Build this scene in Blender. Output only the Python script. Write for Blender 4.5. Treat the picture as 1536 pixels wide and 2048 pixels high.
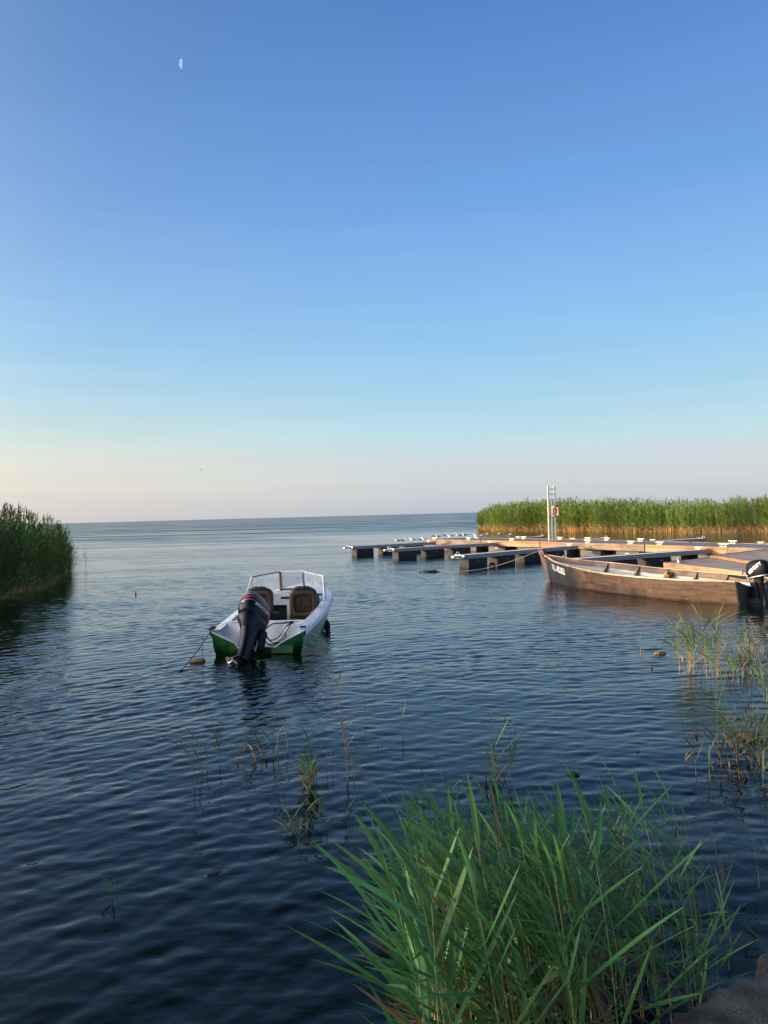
import bpy, bmesh, math, random
import numpy as np
from mathutils import Vector, Matrix
from mathutils.bvhtree import BVHTree

for o in list(bpy.data.objects):
    bpy.data.objects.remove(o)
SC = bpy.context.scene
COL = SC.collection
R = math.radians
rng = random.Random(7)
nr = np.random.default_rng(11)

# ------------------------------------------------------------------ camera
cam_data = bpy.data.cameras.new('camera')
cam_data.sensor_fit = 'VERTICAL'
cam_data.sensor_height = 36.0
cam_data.lens = 26.0
cam_data.clip_start = 0.05
cam_data.clip_end = 60000
cam = bpy.data.objects.new('camera', cam_data)
COL.objects.link(cam)
cam.matrix_world = (Matrix.Translation((0, 0, 2.0)) @ Matrix.Rotation(R(90.22), 4, 'X')
                    @ Matrix.Rotation(R(-1.52), 4, 'Z'))
SC.camera = cam

# ------------------------------------------------------------------ light
SUN_EL = 8.8
SUN_AZ = 97.0         # degrees counter-clockwise from +Y (the sun stands low on the left)
sdir = Vector((-math.sin(R(SUN_AZ)) * math.cos(R(SUN_EL)), math.cos(R(SUN_AZ)) * math.cos(R(SUN_EL)), math.sin(R(SUN_EL))))
sl = bpy.data.lights.new('sun', 'SUN')
sl.energy = 5.0
sl.angle = R(0.6)
sl.color = (1.0, 0.72, 0.42)
so = bpy.data.objects.new('sun', sl)
COL.objects.link(so)
so.rotation_euler = sdir.to_track_quat('Z', 'Y').to_euler()

W = bpy.data.worlds.new('World')
SC.world = W
W.use_nodes = True
nt = W.node_tree
nt.nodes.clear()
def N(t, **kw):
    n = nt.nodes.new(t)
    for k, v in kw.items():
        setattr(n, k, v)
    return n
def L(a, b):
    nt.links.new(a, b)
def srgb(r, g, b):
    def f(c):
        c /= 255.0
        return c / 12.92 if c <= 0.04045 else ((c + 0.055) / 1.055) ** 2.4
    return (f(r), f(g), f(b), 1.0)
def math_n(op, a, b=None, c=None):
    n = N('ShaderNodeMath', operation=op)
    for i, v in enumerate((a, b, c)):
        if v is None:
            continue
        if isinstance(v, (int, float)):
            n.inputs[i].default_value = v
        else:
            L(v, n.inputs[i])
    return n.outputs[0]
tc = N('ShaderNodeTexCoord')
sep = N('ShaderNodeSeparateXYZ')
L(tc.outputs['Generated'], sep.inputs[0])
el = math_n('MULTIPLY', math_n('ARCSINE', sep.outputs[2]), 180 / math.pi)     # elevation in degrees
def ramp(stops, fac):
    cr = N('ShaderNodeValToRGB')
    cr.color_ramp.interpolation = 'EASE' if False else 'LINEAR'
    e = cr.color_ramp.elements
    while len(e) > 1:
        e.remove(e[-1])
    e[0].position = stops[0][0] / 90
    e[0].color = srgb(*stops[0][1])
    for p, c in stops[1:]:
        k = e.new(p / 90)
        k.color = srgb(*c)
    L(fac, cr.inputs[0])
    return cr.outputs[0]
fac = math_n('DIVIDE', el, 90.0)
SKY_R = [(0, (190, 199, 212)), (1.2, (201, 207, 215)), (2.7, (211, 216, 221)), (4.3, (206, 222, 229)), (6.2, (191, 225, 237)),
         (8.8, (174, 215, 240)), (12.6, (153, 203, 244)), (16.2, (141, 192, 243)), (23, (116, 168, 234)),
         (29.3, (101, 151, 218)), (35, (87, 135, 204)), (44, (50, 84, 132)), (60, (28, 48, 74)), (90, (18, 32, 50))]
SKY_L = [(0, (216, 208, 208)), (1.2, (226, 218, 211)), (2.7, (233, 227, 214)), (4.3, (232, 231, 216)), (6.2, (213, 229, 224)),
         (8.8, (188, 220, 234)), (12.6, (163, 206, 240)), (16.2, (148, 190, 236)), (23, (124, 166, 222)),
         (29.3, (106, 150, 208)), (35, (96, 138, 196)), (44, (54, 86, 132)), (60, (28, 48, 74)), (90, (18, 32, 50))]
ra = ramp(SKY_R, fac)
rb = ramp(SKY_L, fac)
# azimuth: 0 straight ahead/right .. 1 towards the sun side of the frame (world directions)
az = math_n('ARCTAN2', math_n('MULTIPLY', sep.outputs[0], -1), sep.outputs[1])
azf = N('ShaderNodeMapRange')
azf.inputs['From Min'].default_value = R(-4)
azf.inputs['From Max'].default_value = R(30)
L(az, azf.inputs[0])
mx = N('ShaderNodeMix', data_type='RGBA')
L(azf.outputs[0], mx.inputs[0]); L(ra, mx.inputs[6]); L(rb, mx.inputs[7])
# broad glow added to the unseen sky round the sun, as fill light
dt = N('ShaderNodeVectorMath', operation='DOT_PRODUCT')
L(tc.outputs['Generated'], dt.inputs[0])
dt.inputs[1].default_value = sdir
dc = math_n('MAXIMUM', dt.outputs['Value'], 0.0)
gl = math_n('ADD', math_n('MULTIPLY', math_n('POWER', dc, 5.5), 11.0), math_n('MULTIPLY', math_n('POWER', dc, 40.0), 2.5))
gcol = N('ShaderNodeMix', data_type='RGBA', blend_type='MULTIPLY')
gcol.inputs[0].default_value = 1.0
L(gl, gcol.inputs[6]); gcol.inputs[7].default_value = (1.0, 0.94, 0.88, 1)
hm = N('ShaderNodeMapping'); hm.inputs['Scale'].default_value = (2.2, 2.2, 34.0)
L(tc.outputs['Generated'], hm.inputs[0])
hn = N('ShaderNodeTexNoise'); hn.inputs['Scale'].default_value = 1.6; hn.inputs['Detail'].default_value = 5
L(hm.outputs[0], hn.inputs[0])
hr = N('ShaderNodeMapRange'); hr.inputs['From Min'].default_value = 0.3; hr.inputs['From Max'].default_value = 0.7; hr.inputs['To Min'].default_value = 0.975; hr.inputs['To Max'].default_value = 1.02
L(hn.outputs[0], hr.inputs[0])
hx = N('ShaderNodeMix', data_type='RGBA', blend_type='MULTIPLY'); hx.inputs[0].default_value = 1.0
L(mx.outputs[2], hx.inputs[6]); L(hr.outputs[0], hx.inputs[7])
mad = N('ShaderNodeMix', data_type='RGBA', blend_type='ADD')
mad.inputs[0].default_value = 1.0
L(hx.outputs[2], mad.inputs[6]); L(gcol.outputs[2], mad.inputs[7])
sky = N('ShaderNodeTexSky', sky_type='NISHITA')
sky.sun_disc = False
sky.sun_elevation = R(SUN_EL)
sky.sun_rotation = R(-SUN_AZ)
sky.air_density = 1.0; sky.dust_density = 0.6; sky.ozone_density = 2.0
bg1 = N('ShaderNodeBackground'); L(sky.outputs[0], bg1.inputs[0]); bg1.inputs[1].default_value = 0.012 / 1.414
bg2 = N('ShaderNodeBackground'); L(mad.outputs[2], bg2.inputs[0]); bg2.inputs[1].default_value = 0.93 / 1.414
ads = N('ShaderNodeAddShader'); L(bg1.outputs[0], ads.inputs[0]); L(bg2.outputs[0], ads.inputs[1])
wo = N('ShaderNodeOutputWorld'); L(ads.outputs[0], wo.inputs[0])

SC.view_settings.view_transform = 'Standard'
SC.view_settings.look = 'None'
SC.view_settings.exposure = 0.5
SC.view_settings.gamma = 1.0
SC.view_settings.use_curve_mapping = False
SC.cycles.max_bounces = 8
SC.cycles.transparent_max_bounces = 12
SC.cycles.use_denoising = True

# ------------------------------------------------------------------ helpers
def tag(o, label=None, cat=None, group=None, kind=None):
    if label: o['label'] = label
    if cat: o['category'] = cat
    if group: o['group'] = group
    if kind: o['kind'] = kind
    return o
def empty(name, loc=(0, 0, 0), rz=0.0, parent=None):
    o = bpy.data.objects.new(name, None)
    o.empty_display_size = 0.2
    COL.objects.link(o)
    o.location = loc
    o.rotation_euler = (0, 0, rz)
    if parent: o.parent = parent
    return o
def mesh_obj(name, me, mat=None, parent=None, loc=None, rot=None):
    o = bpy.data.objects.new(name, me)
    COL.objects.link(o)
    if mat and not me.materials: me.materials.append(mat)
    if parent: o.parent = parent
    if loc: o.location = loc
    if rot: o.rotation_euler = rot
    return o
def copy_tree(o, parent=None):
    c = o.copy()
    COL.objects.link(c)
    if parent: c.parent = parent
    for ch in [x for x in bpy.data.objects if x.parent == o]:
        copy_tree(ch, c)
    return c

class MB:
    """collects shapes and links them as one mesh object"""
    def __init__(s):
        s.v = []; s.f = []
    def add(s, verts, faces, m=None):
        b = len(s.v)
        if m is not None:
            verts = [m @ Vector(v) for v in verts]
        s.v += [tuple(v) for v in verts]
        s.f += [tuple(i + b for i in f) for f in faces]
        return s
    def box(s, x0, x1, y0, y1, z0, z1, m=None, bev=0.0):
        if bev > 0:
            bm = bmesh.new()
            vs = [bm.verts.new(p) for p in [(x0, y0, z0), (x1, y0, z0), (x1, y1, z0), (x0, y1, z0), (x0, y0, z1), (x1, y0, z1), (x1, y1, z1), (x0, y1, z1)]]
            for f in [(0, 3, 2, 1), (4, 5, 6, 7), (0, 1, 5, 4), (1, 2, 6, 5), (2, 3, 7, 6), (3, 0, 4, 7)]:
                bm.faces.new([vs[i] for i in f])
            bmesh.ops.bevel(bm, geom=bm.edges[:], offset=bev, segments=2, affect='EDGES', profile=0.6)
            bm.verts.index_update()
            s.add([v.co.copy() for v in bm.verts], [[v.index for v in f.verts] for f in bm.faces], m)
            bm.free()
            return s
        return s.add([(x0, y0, z0), (x1, y0, z0), (x1, y1, z0), (x0, y1, z0), (x0, y0, z1), (x1, y0, z1), (x1, y1, z1), (x0, y1, z1)],
                     [(0, 3, 2, 1), (4, 5, 6, 7), (0, 1, 5, 4), (1, 2, 6, 5), (2, 3, 7, 6), (3, 0, 4, 7)], m)
    def tube(s, pts, r, n=8, m=None, cap=True):
        pts = [Vector(p) for p in pts]
        rs = r if isinstance(r, (list, tuple)) else [r] * len(pts)
        vs = []; fs = []
        up = None
        for i, p in enumerate(pts):
            d = (pts[min(i + 1, len(pts) - 1)] - pts[max(i - 1, 0)])
            d = d.normalized() if d.length > 1e-9 else Vector((0, 0, 1))
            if up is None:
                up = d.orthogonal().normalized()
            else:
                up = (up - d * up.dot(d))
                up = up.normalized() if up.length > 1e-6 else d.orthogonal().normalized()
            sd = d.cross(up)
            for k in range(n):
                a = 2 * math.pi * k / n
                vs.append(p + (up * math.cos(a) + sd * math.sin(a)) * rs[i])
        for i in range(len(pts) - 1):
            for k in range(n):
                a = i * n + k; b = i * n + (k + 1) % n
                fs.append((a, b, b + n, a + n))
        if cap:
            fs.append(tuple(range(n))[::-1])
            fs.append(tuple(range((len(pts) - 1) * n, len(pts) * n)))
        return s.add(vs, fs, m)
    def loft(s, rings, closed=True, cap=True, m=None):
        n = len(rings[0]); vs = [v for r_ in rings for v in r_]; fs = []
        for i in range(len(rings) - 1):
            for k in range(n if closed else n - 1):
                a = i * n + k; b = i * n + (k + 1) % n
                fs.append((a, b, b + n, a + n))
        if cap and closed:
            fs.append(tuple(range(n))[::-1])
            fs.append(tuple(range((len(rings) - 1) * n, len(rings) * n)))
        return s.add(vs, fs, m)
    def ring(s, c, Rr, r, axis='y', n=24, k=8, m=None, a0=0, a1=360):
        rings = []
        full = abs(a1 - a0) >= 360
        for i in range(n + 1):
            a = R(a0 + (a1 - a0) * i / n)
            e = Vector((math.cos(a), 0, math.sin(a)))
            rings.append([Vector(c) + e * (Rr + r * math.cos(2 * math.pi * j / k)) + Vector((0, 1, 0)) * r * math.sin(2 * math.pi * j / k) for j in range(k)])
        return s.loft(rings, cap=not full, m=m)
    def build(s, name, mat, parent=None, smooth=False, sharp=35):
        me = bpy.data.meshes.new(name)
        me.from_pydata(s.v, [], s.f)
        bm = bmesh.new(); bm.from_mesh(me)
        bmesh.ops.remove_doubles(bm, verts=bm.verts, dist=1e-5)
        bmesh.ops.recalc_face_normals(bm, faces=bm.faces)
        if smooth:
            for e in bm.edges:
                e.smooth = not (len(e.link_faces) == 2 and e.calc_face_angle(0) > R(sharp))
            for f in bm.faces: f.smooth = True
        bm.to_mesh(me); bm.free()
        me.materials.append(mat)
        o = bpy.data.objects.new(name, me)
        COL.objects.link(o)
        if parent: o.parent = parent
        return o

def text_mesh(name, body, size, mat, parent, frame, target=None, off=0.003, shear=0.0, bold=0.0, stretch=1.0, depth=0.001):
    """frame: Matrix whose x = reading direction, y = up of the letters, z = outward"""
    cu = bpy.data.curves.new(name, 'FONT')
    cu.body = body; cu.size = size; cu.shear = shear; cu.offset = bold
    cu.align_x = 'CENTER'; cu.align_y = 'CENTER'
    tmp = bpy.data.objects.new('tmp', cu)
    COL.objects.link(tmp)
    dg = bpy.context.evaluated_depsgraph_get()
    me = bpy.data.meshes.new_from_object(tmp.evaluated_get(dg))
    bpy.data.objects.remove(tmp); bpy.data.curves.remove(cu)
    bm = bmesh.new(); bm.from_mesh(me)
    bmesh.ops.triangulate(bm, faces=bm.faces[:])
    if target:
        bmesh.ops.subdivide_edges(bm, edges=[e for e in bm.edges if e.calc_length() > size * 0.25], cuts=2)
    for v in bm.verts:
        v.co.x *= stretch
        p = frame @ v.co
        if target:
            zd = frame.to_3x3() @ Vector((0, 0, 1))
            h = target.ray_cast(p + zd * 0.3, -zd, 1.0)
            if h[0] is not None:
                p = h[0] + zd * off
        v.co = p
    bm.to_mesh(me); bm.free()
    me.name = name
    me.materials.clear(); me.materials.append(mat)
    o = bpy.data.objects.new(name, me)
    COL.objects.link(o); o.parent = parent
    return o
def bvh_of(o):
    bm = bmesh.new(); bm.from_mesh(o.data)
    t = BVHTree.FromBMesh(bm); bm.free()
    return t
def frame_m(origin, x, z):
    x = Vector(x).normalized(); z = Vector(z)
    z = (z - x * z.dot(x)).normalized(); y = z.cross(x)
    m = Matrix((x, y, z)).transposed().to_4x4()
    m.translation = Vector(origin)
    return m

# ------------------------------------------------------------------ materials
def new_mat(name):
    m = bpy.data.materials.new(name)
    m.use_nodes = True
    return m, m.node_tree, m.node_tree.nodes['Principled BSDF']
def mat_simple(name, col, rough=0.5, metal=0.0, var=0.25, scale=6.0, bump=0.0, bscale=40.0, stretch=(1, 1, 1), coat=0.0, spec=0.5, col2=None, detail=6.0, thresh=(0.3, 0.7)):
    m, t, p = new_mat(name)
    n = t.nodes; l = t.links
    tcn = n.new('ShaderNodeTexCoord'); mp = n.new('ShaderNodeMapping')
    mp.inputs['Scale'].default_value = stretch
    l.new(tcn.outputs['Object'], mp.inputs[0])
    nz = n.new('ShaderNodeTexNoise'); nz.inputs['Scale'].default_value = scale; nz.inputs['Detail'].default_value = detail
    nz.inputs['Roughness'].default_value = 0.65
    l.new(mp.outputs[0], nz.inputs[0])
    cr = n.new('ShaderNodeValToRGB')
    e = cr.color_ramp.elements
    e[0].position, e[1].position = thresh
    c2 = col2 if col2 else tuple(c * (1 + var) for c in col)
    e[0].color = tuple(c * (1 - var) for c in col) + (1,)
    e[1].color = tuple(c2) + (1,)
    l.new(nz.outputs[0], cr.inputs[0]); l.new(cr.outputs[0], p.inputs['Base Color'])
    rr = n.new('ShaderNodeMapRange'); rr.inputs['To Min'].default_value = max(0.02, rough * 0.75); rr.inputs['To Max'].default_value = min(1, rough * 1.25)
    l.new(nz.outputs[0], rr.inputs[0]); l.new(rr.outputs[0], p.inputs['Roughness'])
    p.inputs['Metallic'].default_value = metal
    p.inputs['Specular IOR Level'].default_value = spec
    if coat: p.inputs['Coat Weight'].default_value = coat; p.inputs['Coat Roughness'].default_value = 0.08
    if bump:
        nb = n.new('ShaderNodeTexNoise'); nb.inputs['Scale'].default_value = bscale; nb.inputs['Detail'].default_value = 5
        l.new(mp.outputs[0], nb.inputs[0])
        b = n.new('ShaderNodeBump'); b.inputs['Strength'].default_value = bump; b.inputs['Distance'].default_value = 0.01
        l.new(nb.outputs[0], b.inputs['Height']); l.new(b.outputs[0], p.inputs['Normal'])
    return m
def mat_attr(name, rough=0.55, trans=0.3, spec=0.35):
    """foliage: colour from the mesh attribute 'col', some light shining through"""
    m, t, p = new_mat(name)
    n = t.nodes; l = t.links
    a = n.new('ShaderNodeAttribute'); a.attribute_name = 'col'
    tcn = n.new('ShaderNodeTexCoord')
    nz = n.new('ShaderNodeTexNoise'); nz.inputs['Scale'].default_value = 9.0; nz.inputs['Detail'].default_value = 3
    l.new(tcn.outputs['Object'], nz.inputs[0])
    mr = n.new('ShaderNodeMapRange'); mr.inputs['To Min'].default_value = 0.7; mr.inputs['To Max'].default_value = 1.3
    l.new(nz.outputs[0], mr.inputs[0])
    mu = n.new('ShaderNodeMix'); mu.data_type = 'RGBA'; mu.blend_type = 'MULTIPLY'; mu.inputs[0].default_value = 1
    l.new(a.outputs['Color'], mu.inputs[6]); l.new(mr.outputs[0], mu.inputs[7])
    l.new(mu.outputs[2], p.inputs['Base Color'])
    p.inputs['Roughness'].default_value = rough; p.inputs['Specular IOR Level'].default_value = spec
    tr = n.new('ShaderNodeBsdfTranslucent'); l.new(mu.outputs[2], tr.inputs[0])
    ms = n.new('ShaderNodeMixShader'); ms.inputs[0].default_value = trans
    out = n['Material Output']
    l.new(p.outputs[0], ms.inputs[1]); l.new(tr.outputs[0], ms.inputs[2]); l.new(ms.outputs[0], out.inputs[0])
    return m

M = {}
M['foliage'] = mat_attr('reed_leaf')
M['stem'] = mat_attr('reed_stem', 0.5, 0.05)
M['tree_leaf'] = mat_simple('tree_leaf', (0.04, 0.07, 0.02), 0.6)
M['bark'] = mat_simple('bark', (0.10, 0.07, 0.05), 0.9, bump=0.5)
M['green_paint'] = mat_simple('green_paint', (0.012, 0.150, 0.045), 0.25, var=0.3, scale=7, coat=0.4, bump=0.06, bscale=14, col2=(0.09, 0.20, 0.04), thresh=(0.45, 0.8))
M['white_paint'] = mat_simple('white_paint', (0.80, 0.80, 0.79), 0.35, var=0.05, scale=9, col2=(0.87, 0.87, 0.86), thresh=(0.25, 0.55), coat=0.15)
def scuff(m, col, lo=0.60, hi=0.72, sc=16, amt=0.55):
    t = m.node_tree; n = t.nodes; l = t.links; p = n['Principled BSDF']
    src = p.inputs['Base Color'].links[0].from_socket
    tcn = n.new('ShaderNodeTexCoord'); nz = n.new('ShaderNodeTexNoise'); nz.inputs['Scale'].default_value = sc; nz.inputs['Detail'].default_value = 9; nz.inputs['Roughness'].default_value = 0.75
    mp = n.new('ShaderNodeMapping'); mp.inputs['Scale'].default_value = (1, .5, 1); mp.inputs['Location'].default_value = (3, 7, 1)
    l.new(tcn.outputs['Object'], mp.inputs[0]); l.new(mp.outputs[0], nz.inputs[0])
    mr = n.new('ShaderNodeMapRange'); mr.inputs['From Min'].default_value = lo; mr.inputs['From Max'].default_value = hi; mr.inputs['To Max'].default_value = amt
    l.new(nz.outputs[0], mr.inputs[0])
    mx_ = n.new('ShaderNodeMix'); mx_.data_type = 'RGBA'; mx_.inputs[7].default_value = tuple(col) + (1,)
    l.new(mr.outputs[0], mx_.inputs[0]); l.new(src, mx_.inputs[6]); l.new(mx_.outputs[2], p.inputs['Base Color'])
scuff(M['white_paint'], (0.22, 0.19, 0.15))
scuff(M['green_paint'], (0.10, 0.16, 0.07), 0.52, 0.66, 9, 0.6)
M['white_rail'] = mat_simple('white_rail', (0.80, 0.80, 0.78), 0.4, var=0.1, scale=14)
M['dark_inside'] = mat_simple('dark_inside', (0.03, 0.03, 0.035), 0.8, var=0.4)
M['brown_wood'] = mat_simple('brown_wood', (0.16, 0.075, 0.04), 0.55, var=0.35, scale=25, stretch=(1, 1, 0.2))
M['seat'] = mat_simple('seat_vinyl', (0.060, 0.031, 0.014), 0.42, var=0.35, scale=10, bump=0.15)
M['seat_dark'] = mat_simple('seat_vinyl_dark', (0.025, 0.019, 0.012), 0.45, var=0.35, scale=12)
M['black_gloss'] = mat_simple('black_gloss', (0.005, 0.007, 0.012), 0.30, var=0.5, scale=8, coat=0.12, spec=0.15, bump=0.03, bscale=20)
M['black_satin'] = mat_simple('black_satin', (0.005, 0.006, 0.009), 0.55, var=0.3, scale=12, bump=0.1, spec=0.18)
M['black_rubber'] = mat_simple('black_rubber', (0.012, 0.012, 0.012), 0.6, var=0.3)
M['prop'] = mat_simple('worn_steel', (0.42, 0.36, 0.28), 0.32, metal=0.85, var=0.4, scale=30)
M['steel'] = mat_simple('steel', (0.55, 0.55, 0.52), 0.35, metal=0.9, var=0.15, scale=20)
M['letters'] = mat_simple('letter_white', (0.82, 0.82, 0.82), 0.4, var=0.06, scale=60)
M['red'] = mat_simple('red_stripe', (0.55, 0.035, 0.05), 0.3, var=0.2, scale=30)
M['silver_line'] = mat_simple('silver_line', (0.5, 0.52, 0.55), 0.3, var=0.1)
M['rope'] = mat_simple('rope', (0.16, 0.15, 0.13), 0.85, var=0.3, scale=80, bump=0.5, bscale=120)
M['rope_dark'] = mat_simple('rope_dark', (0.07, 0.065, 0.06), 0.85, var=0.3, scale=80)
M['float_brown'] = mat_simple('float_brown', (0.30, 0.17, 0.09), 0.75, var=0.4, scale=18, bump=0.4)
M['weed_dark'] = mat_simple('weed_dark', (0.02, 0.014, 0.012), 0.6, var=0.5, scale=20)
M['concrete_float'] = mat_simple('concrete_float', (0.10, 0.09, 0.08), 0.85, var=0.22, scale=5, bump=0.4, bscale=30)
M['float_plastic'] = mat_simple('float_plastic', (0.028, 0.026, 0.026), 0.8, var=0.35, scale=3)
M['galv'] = mat_simple('galvanised', (0.30, 0.32, 0.34), 0.5, metal=0.35, var=0.18, scale=8)
M['mesh_deck'] = mat_simple('mesh_deck', (0.22, 0.23, 0.25), 0.7, var=0.2, scale=12)
M['cream'] = mat_simple('cream_paint', (0.66, 0.62, 0.47), 0.45, var=0.08, scale=20)
M['orange'] = mat_simple('life_ring_orange', (0.62, 0.17, 0.09), 0.5, var=0.1, scale=10)
M['gull_white'] = mat_simple('gull_white', (0.80, 0.79, 0.76), 0.8, var=0.05, scale=40)
M['gull_grey'] = mat_simple('gull_grey', (0.22, 0.24, 0.27), 0.8, var=0.12, scale=40)
M['gull_dark'] = mat_simple('gull_dark', (0.05, 0.04, 0.04), 0.8, var=0.2, scale=40)
M['gull_leg'] = mat_simple('gull_leg', (0.45, 0.12, 0.04), 0.6, var=0.1, scale=40)
M['bank'] = mat_simple('bank_soil', (0.07, 0.065, 0.035), 0.95, var=0.4, scale=3, bump=0.8, bscale=14)

def wood_mat(name, c1, c2, axis=1, rough=0.75, board=None):
    m, t, p = new_mat(name)
    n = t.nodes; l = t.links
    tcn = n.new('ShaderNodeTexCoord'); mp = n.new('ShaderNodeMapping')
    s = [14, 14, 14]; s[axis] = 0.8
    mp.inputs['Scale'].default_value = s
    l.new(tcn.outputs['Object'], mp.inputs[0])
    nz = n.new('ShaderNodeTexNoise'); nz.inputs['Scale'].default_value = 1.6; nz.inputs['Detail'].default_value = 8; nz.inputs['Distortion'].default_value = 0.7
    l.new(mp.outputs[0], nz.inputs[0])
    n2 = n.new('ShaderNodeTexNoise'); n2.inputs['Scale'].default_value = 1.1; n2.inputs['Detail'].default_value = 5
    l.new(tcn.outputs['Object'], n2.inputs[0])
    ad = n.new('ShaderNodeMath'); ad.operation = 'MULTIPLY_ADD'; ad.inputs[1].default_value = 0.45
    l.new(nz.outputs[0], ad.inputs[0])
    hm = n.new('ShaderNodeMath'); hm.operation = 'MULTIPLY'; hm.inputs[1].default_value = 0.55
    l.new(n2.outputs[0], hm.inputs[0]); l.new(hm.outputs[0], ad.inputs[2])
    cr = n.new('ShaderNodeValToRGB'); e = cr.color_ramp.elements
    e[0].position = 0.38; e[1].position = 0.62
    e[0].color = tuple(c1) + (1,); e[1].color = tuple(c2) + (1,)
    l.new(ad.outputs[0], cr.inputs[0]); l.new(cr.outputs[0], p.inputs['Base Color'])
    p.inputs['Roughness'].default_value = rough
    p.inputs['Specular IOR Level'].default_value = 0.3
    b = n.new('ShaderNodeBump'); b.inputs['Strength'].default_value = 0.4; b.inputs['Distance'].default_value = 0.006
    l.new(nz.outputs[0], b.inputs['Height']); l.new(b.outputs[0], p.inputs['Normal'])
    return m
M['deck_grey'] = wood_mat('deck_planks', (0.13, 0.145, 0.17), (0.22, 0.235, 0.265), 0, 0.6)
M['fascia'] = wood_mat('fascia_beam', (0.17, 0.08, 0.038), (0.42, 0.21, 0.095), 1)
M['fascia_pale'] = wood_mat('fascia_beam_pale', (0.22, 0.115, 0.058), (0.48, 0.28, 0.145), 1)
M['fascia_old'] = wood_mat('fascia_beam_old', (0.10, 0.07, 0.045), (0.28, 0.19, 0.12), 1)
M['platform_deck'] = wood_mat('platform_deck', (0.14, 0.12, 0.12), (0.26, 0.22, 0.21), 0, 0.65)
M['rail_wood'] = wood_mat('gunwale_worn', (0.35, 0.24, 0.15), (0.62, 0.48, 0.34), 1)
M['inner_paint'] = mat_simple('inner_paint', (0.36, 0.36, 0.35), 0.6, var=0.15, scale=5, bump=0.2)
M['inner_strake'] = wood_mat('inner_strake', (0.09, 0.06, 0.045), (0.20, 0.14, 0.11), 1)
M['transom_shade'] = mat_simple('transom_shade_black', (0.006, 0.008, 0.011), 0.35, var=0.4, scale=4)  # near-black for the transom's unlit face, shade put into the colour

# wooden hull: brown tarred boards, scuffed; dark grey stem paint, deepened for the bow's shade (local y)
def hull_mat():
    m, t, p = new_mat('tarred_hull')
    n = t.nodes; l = t.links
    tcn = n.new('ShaderNodeTexCoord')
    nz = n.new('ShaderNodeTexNoise'); nz.inputs['Scale'].default_value = 2.2; nz.inputs['Detail'].default_value = 9; nz.inputs['Roughness'].default_value = 0.68
    l.new(tcn.outputs['Object'], nz.inputs[0])
    mp = n.new('ShaderNodeMapping'); mp.inputs['Scale'].default_value = (1, 1.5, 9)
    l.new(tcn.outputs['Object'], mp.inputs[0])
    n2 = n.new('ShaderNodeTexNoise'); n2.inputs['Scale'].default_value = 1.5; n2.inputs['Detail'].default_value = 6
    l.new(mp.outputs[0], n2.inputs[0])
    av = n.new('ShaderNodeMath'); av.operation = 'MULTIPLY_ADD'; av.inputs[1].default_value = 0.55
    h = n.new('ShaderNodeMath'); h.operation = 'MULTIPLY'; h.inputs[1].default_value = 0.45
    l.new(nz.outputs[0], h.inputs[0]); l.new(n2.outputs[0], av.inputs[0]); l.new(h.outputs[0], av.inputs[2])
    cr = n.new('ShaderNodeValToRGB'); e = cr.color_ramp.elements
    e[0].position = 0.36; e[1].position = 0.66
    e[0].color = (0.042, 0.025, 0.016, 1); e[1].color = (0.150, 0.088, 0.053, 1)
    l.new(av.outputs[0], cr.inputs[0])
    # pale scuffs and nail heads
    vo = n.new('ShaderNodeTexVoronoi'); vo.inputs['Scale'].default_value = 9
    l.new(tcn.outputs['Object'], vo.inputs[0])
    lt = n.new('ShaderNodeMath'); lt.operation = 'LESS_THAN'; lt.inputs[1].default_value = 0.09
    l.new(vo.outputs['Distance'], lt.inputs[0])
    sm = n.new('ShaderNodeMath'); sm.operation = 'MULTIPLY'; sm.inputs[1].default_value = 0.45
    l.new(lt.outputs[0], sm.inputs[0])
    mx_ = n.new('ShaderNodeMix'); mx_.data_type = 'RGBA'
    l.new(sm.outputs[0], mx_.inputs[0]); l.new(cr.outputs[0], mx_.inputs[6]); mx_.inputs[7].default_value = (0.5, 0.38, 0.27, 1)
    # dark stem end, with the bow's shade put into its colour
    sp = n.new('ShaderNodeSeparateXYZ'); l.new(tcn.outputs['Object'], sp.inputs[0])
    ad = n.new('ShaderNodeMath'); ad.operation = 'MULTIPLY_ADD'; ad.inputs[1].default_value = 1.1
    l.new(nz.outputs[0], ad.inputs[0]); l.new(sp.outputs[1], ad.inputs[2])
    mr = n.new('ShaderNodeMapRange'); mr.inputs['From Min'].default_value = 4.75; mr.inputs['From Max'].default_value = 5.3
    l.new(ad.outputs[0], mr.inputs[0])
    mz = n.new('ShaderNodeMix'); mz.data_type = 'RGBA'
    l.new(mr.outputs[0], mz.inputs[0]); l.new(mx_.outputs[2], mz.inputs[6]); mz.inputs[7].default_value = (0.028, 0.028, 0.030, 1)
    # damp line at the water
    wz = n.new('ShaderNodeMapRange'); wz.inputs['From Min'].default_value = 0.05; wz.inputs['From Max'].default_value = 0.02
    l.new(sp.outputs[2], wz.inputs[0])
    mw = n.new('ShaderNodeMix'); mw.data_type = 'RGBA'
    l.new(wz.outputs[0], mw.inputs[0]); l.new(mz.outputs[2], mw.inputs[6]); mw.inputs[7].default_value = (0.05, 0.012, 0.008, 1)
    l.new(mw.outputs[2], p.inputs['Base Color'])
    p.inputs['Roughness'].default_value = 0.6
    b = n.new('ShaderNodeBump'); b.inputs['Strength'].default_value = 0.35; b.inputs['Distance'].default_value = 0.01
    l.new(av.outputs[0], b.inputs['Height']); l.new(b.outputs[0], p.inputs['Normal'])
    return m
M['hull'] = hull_mat()

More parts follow.
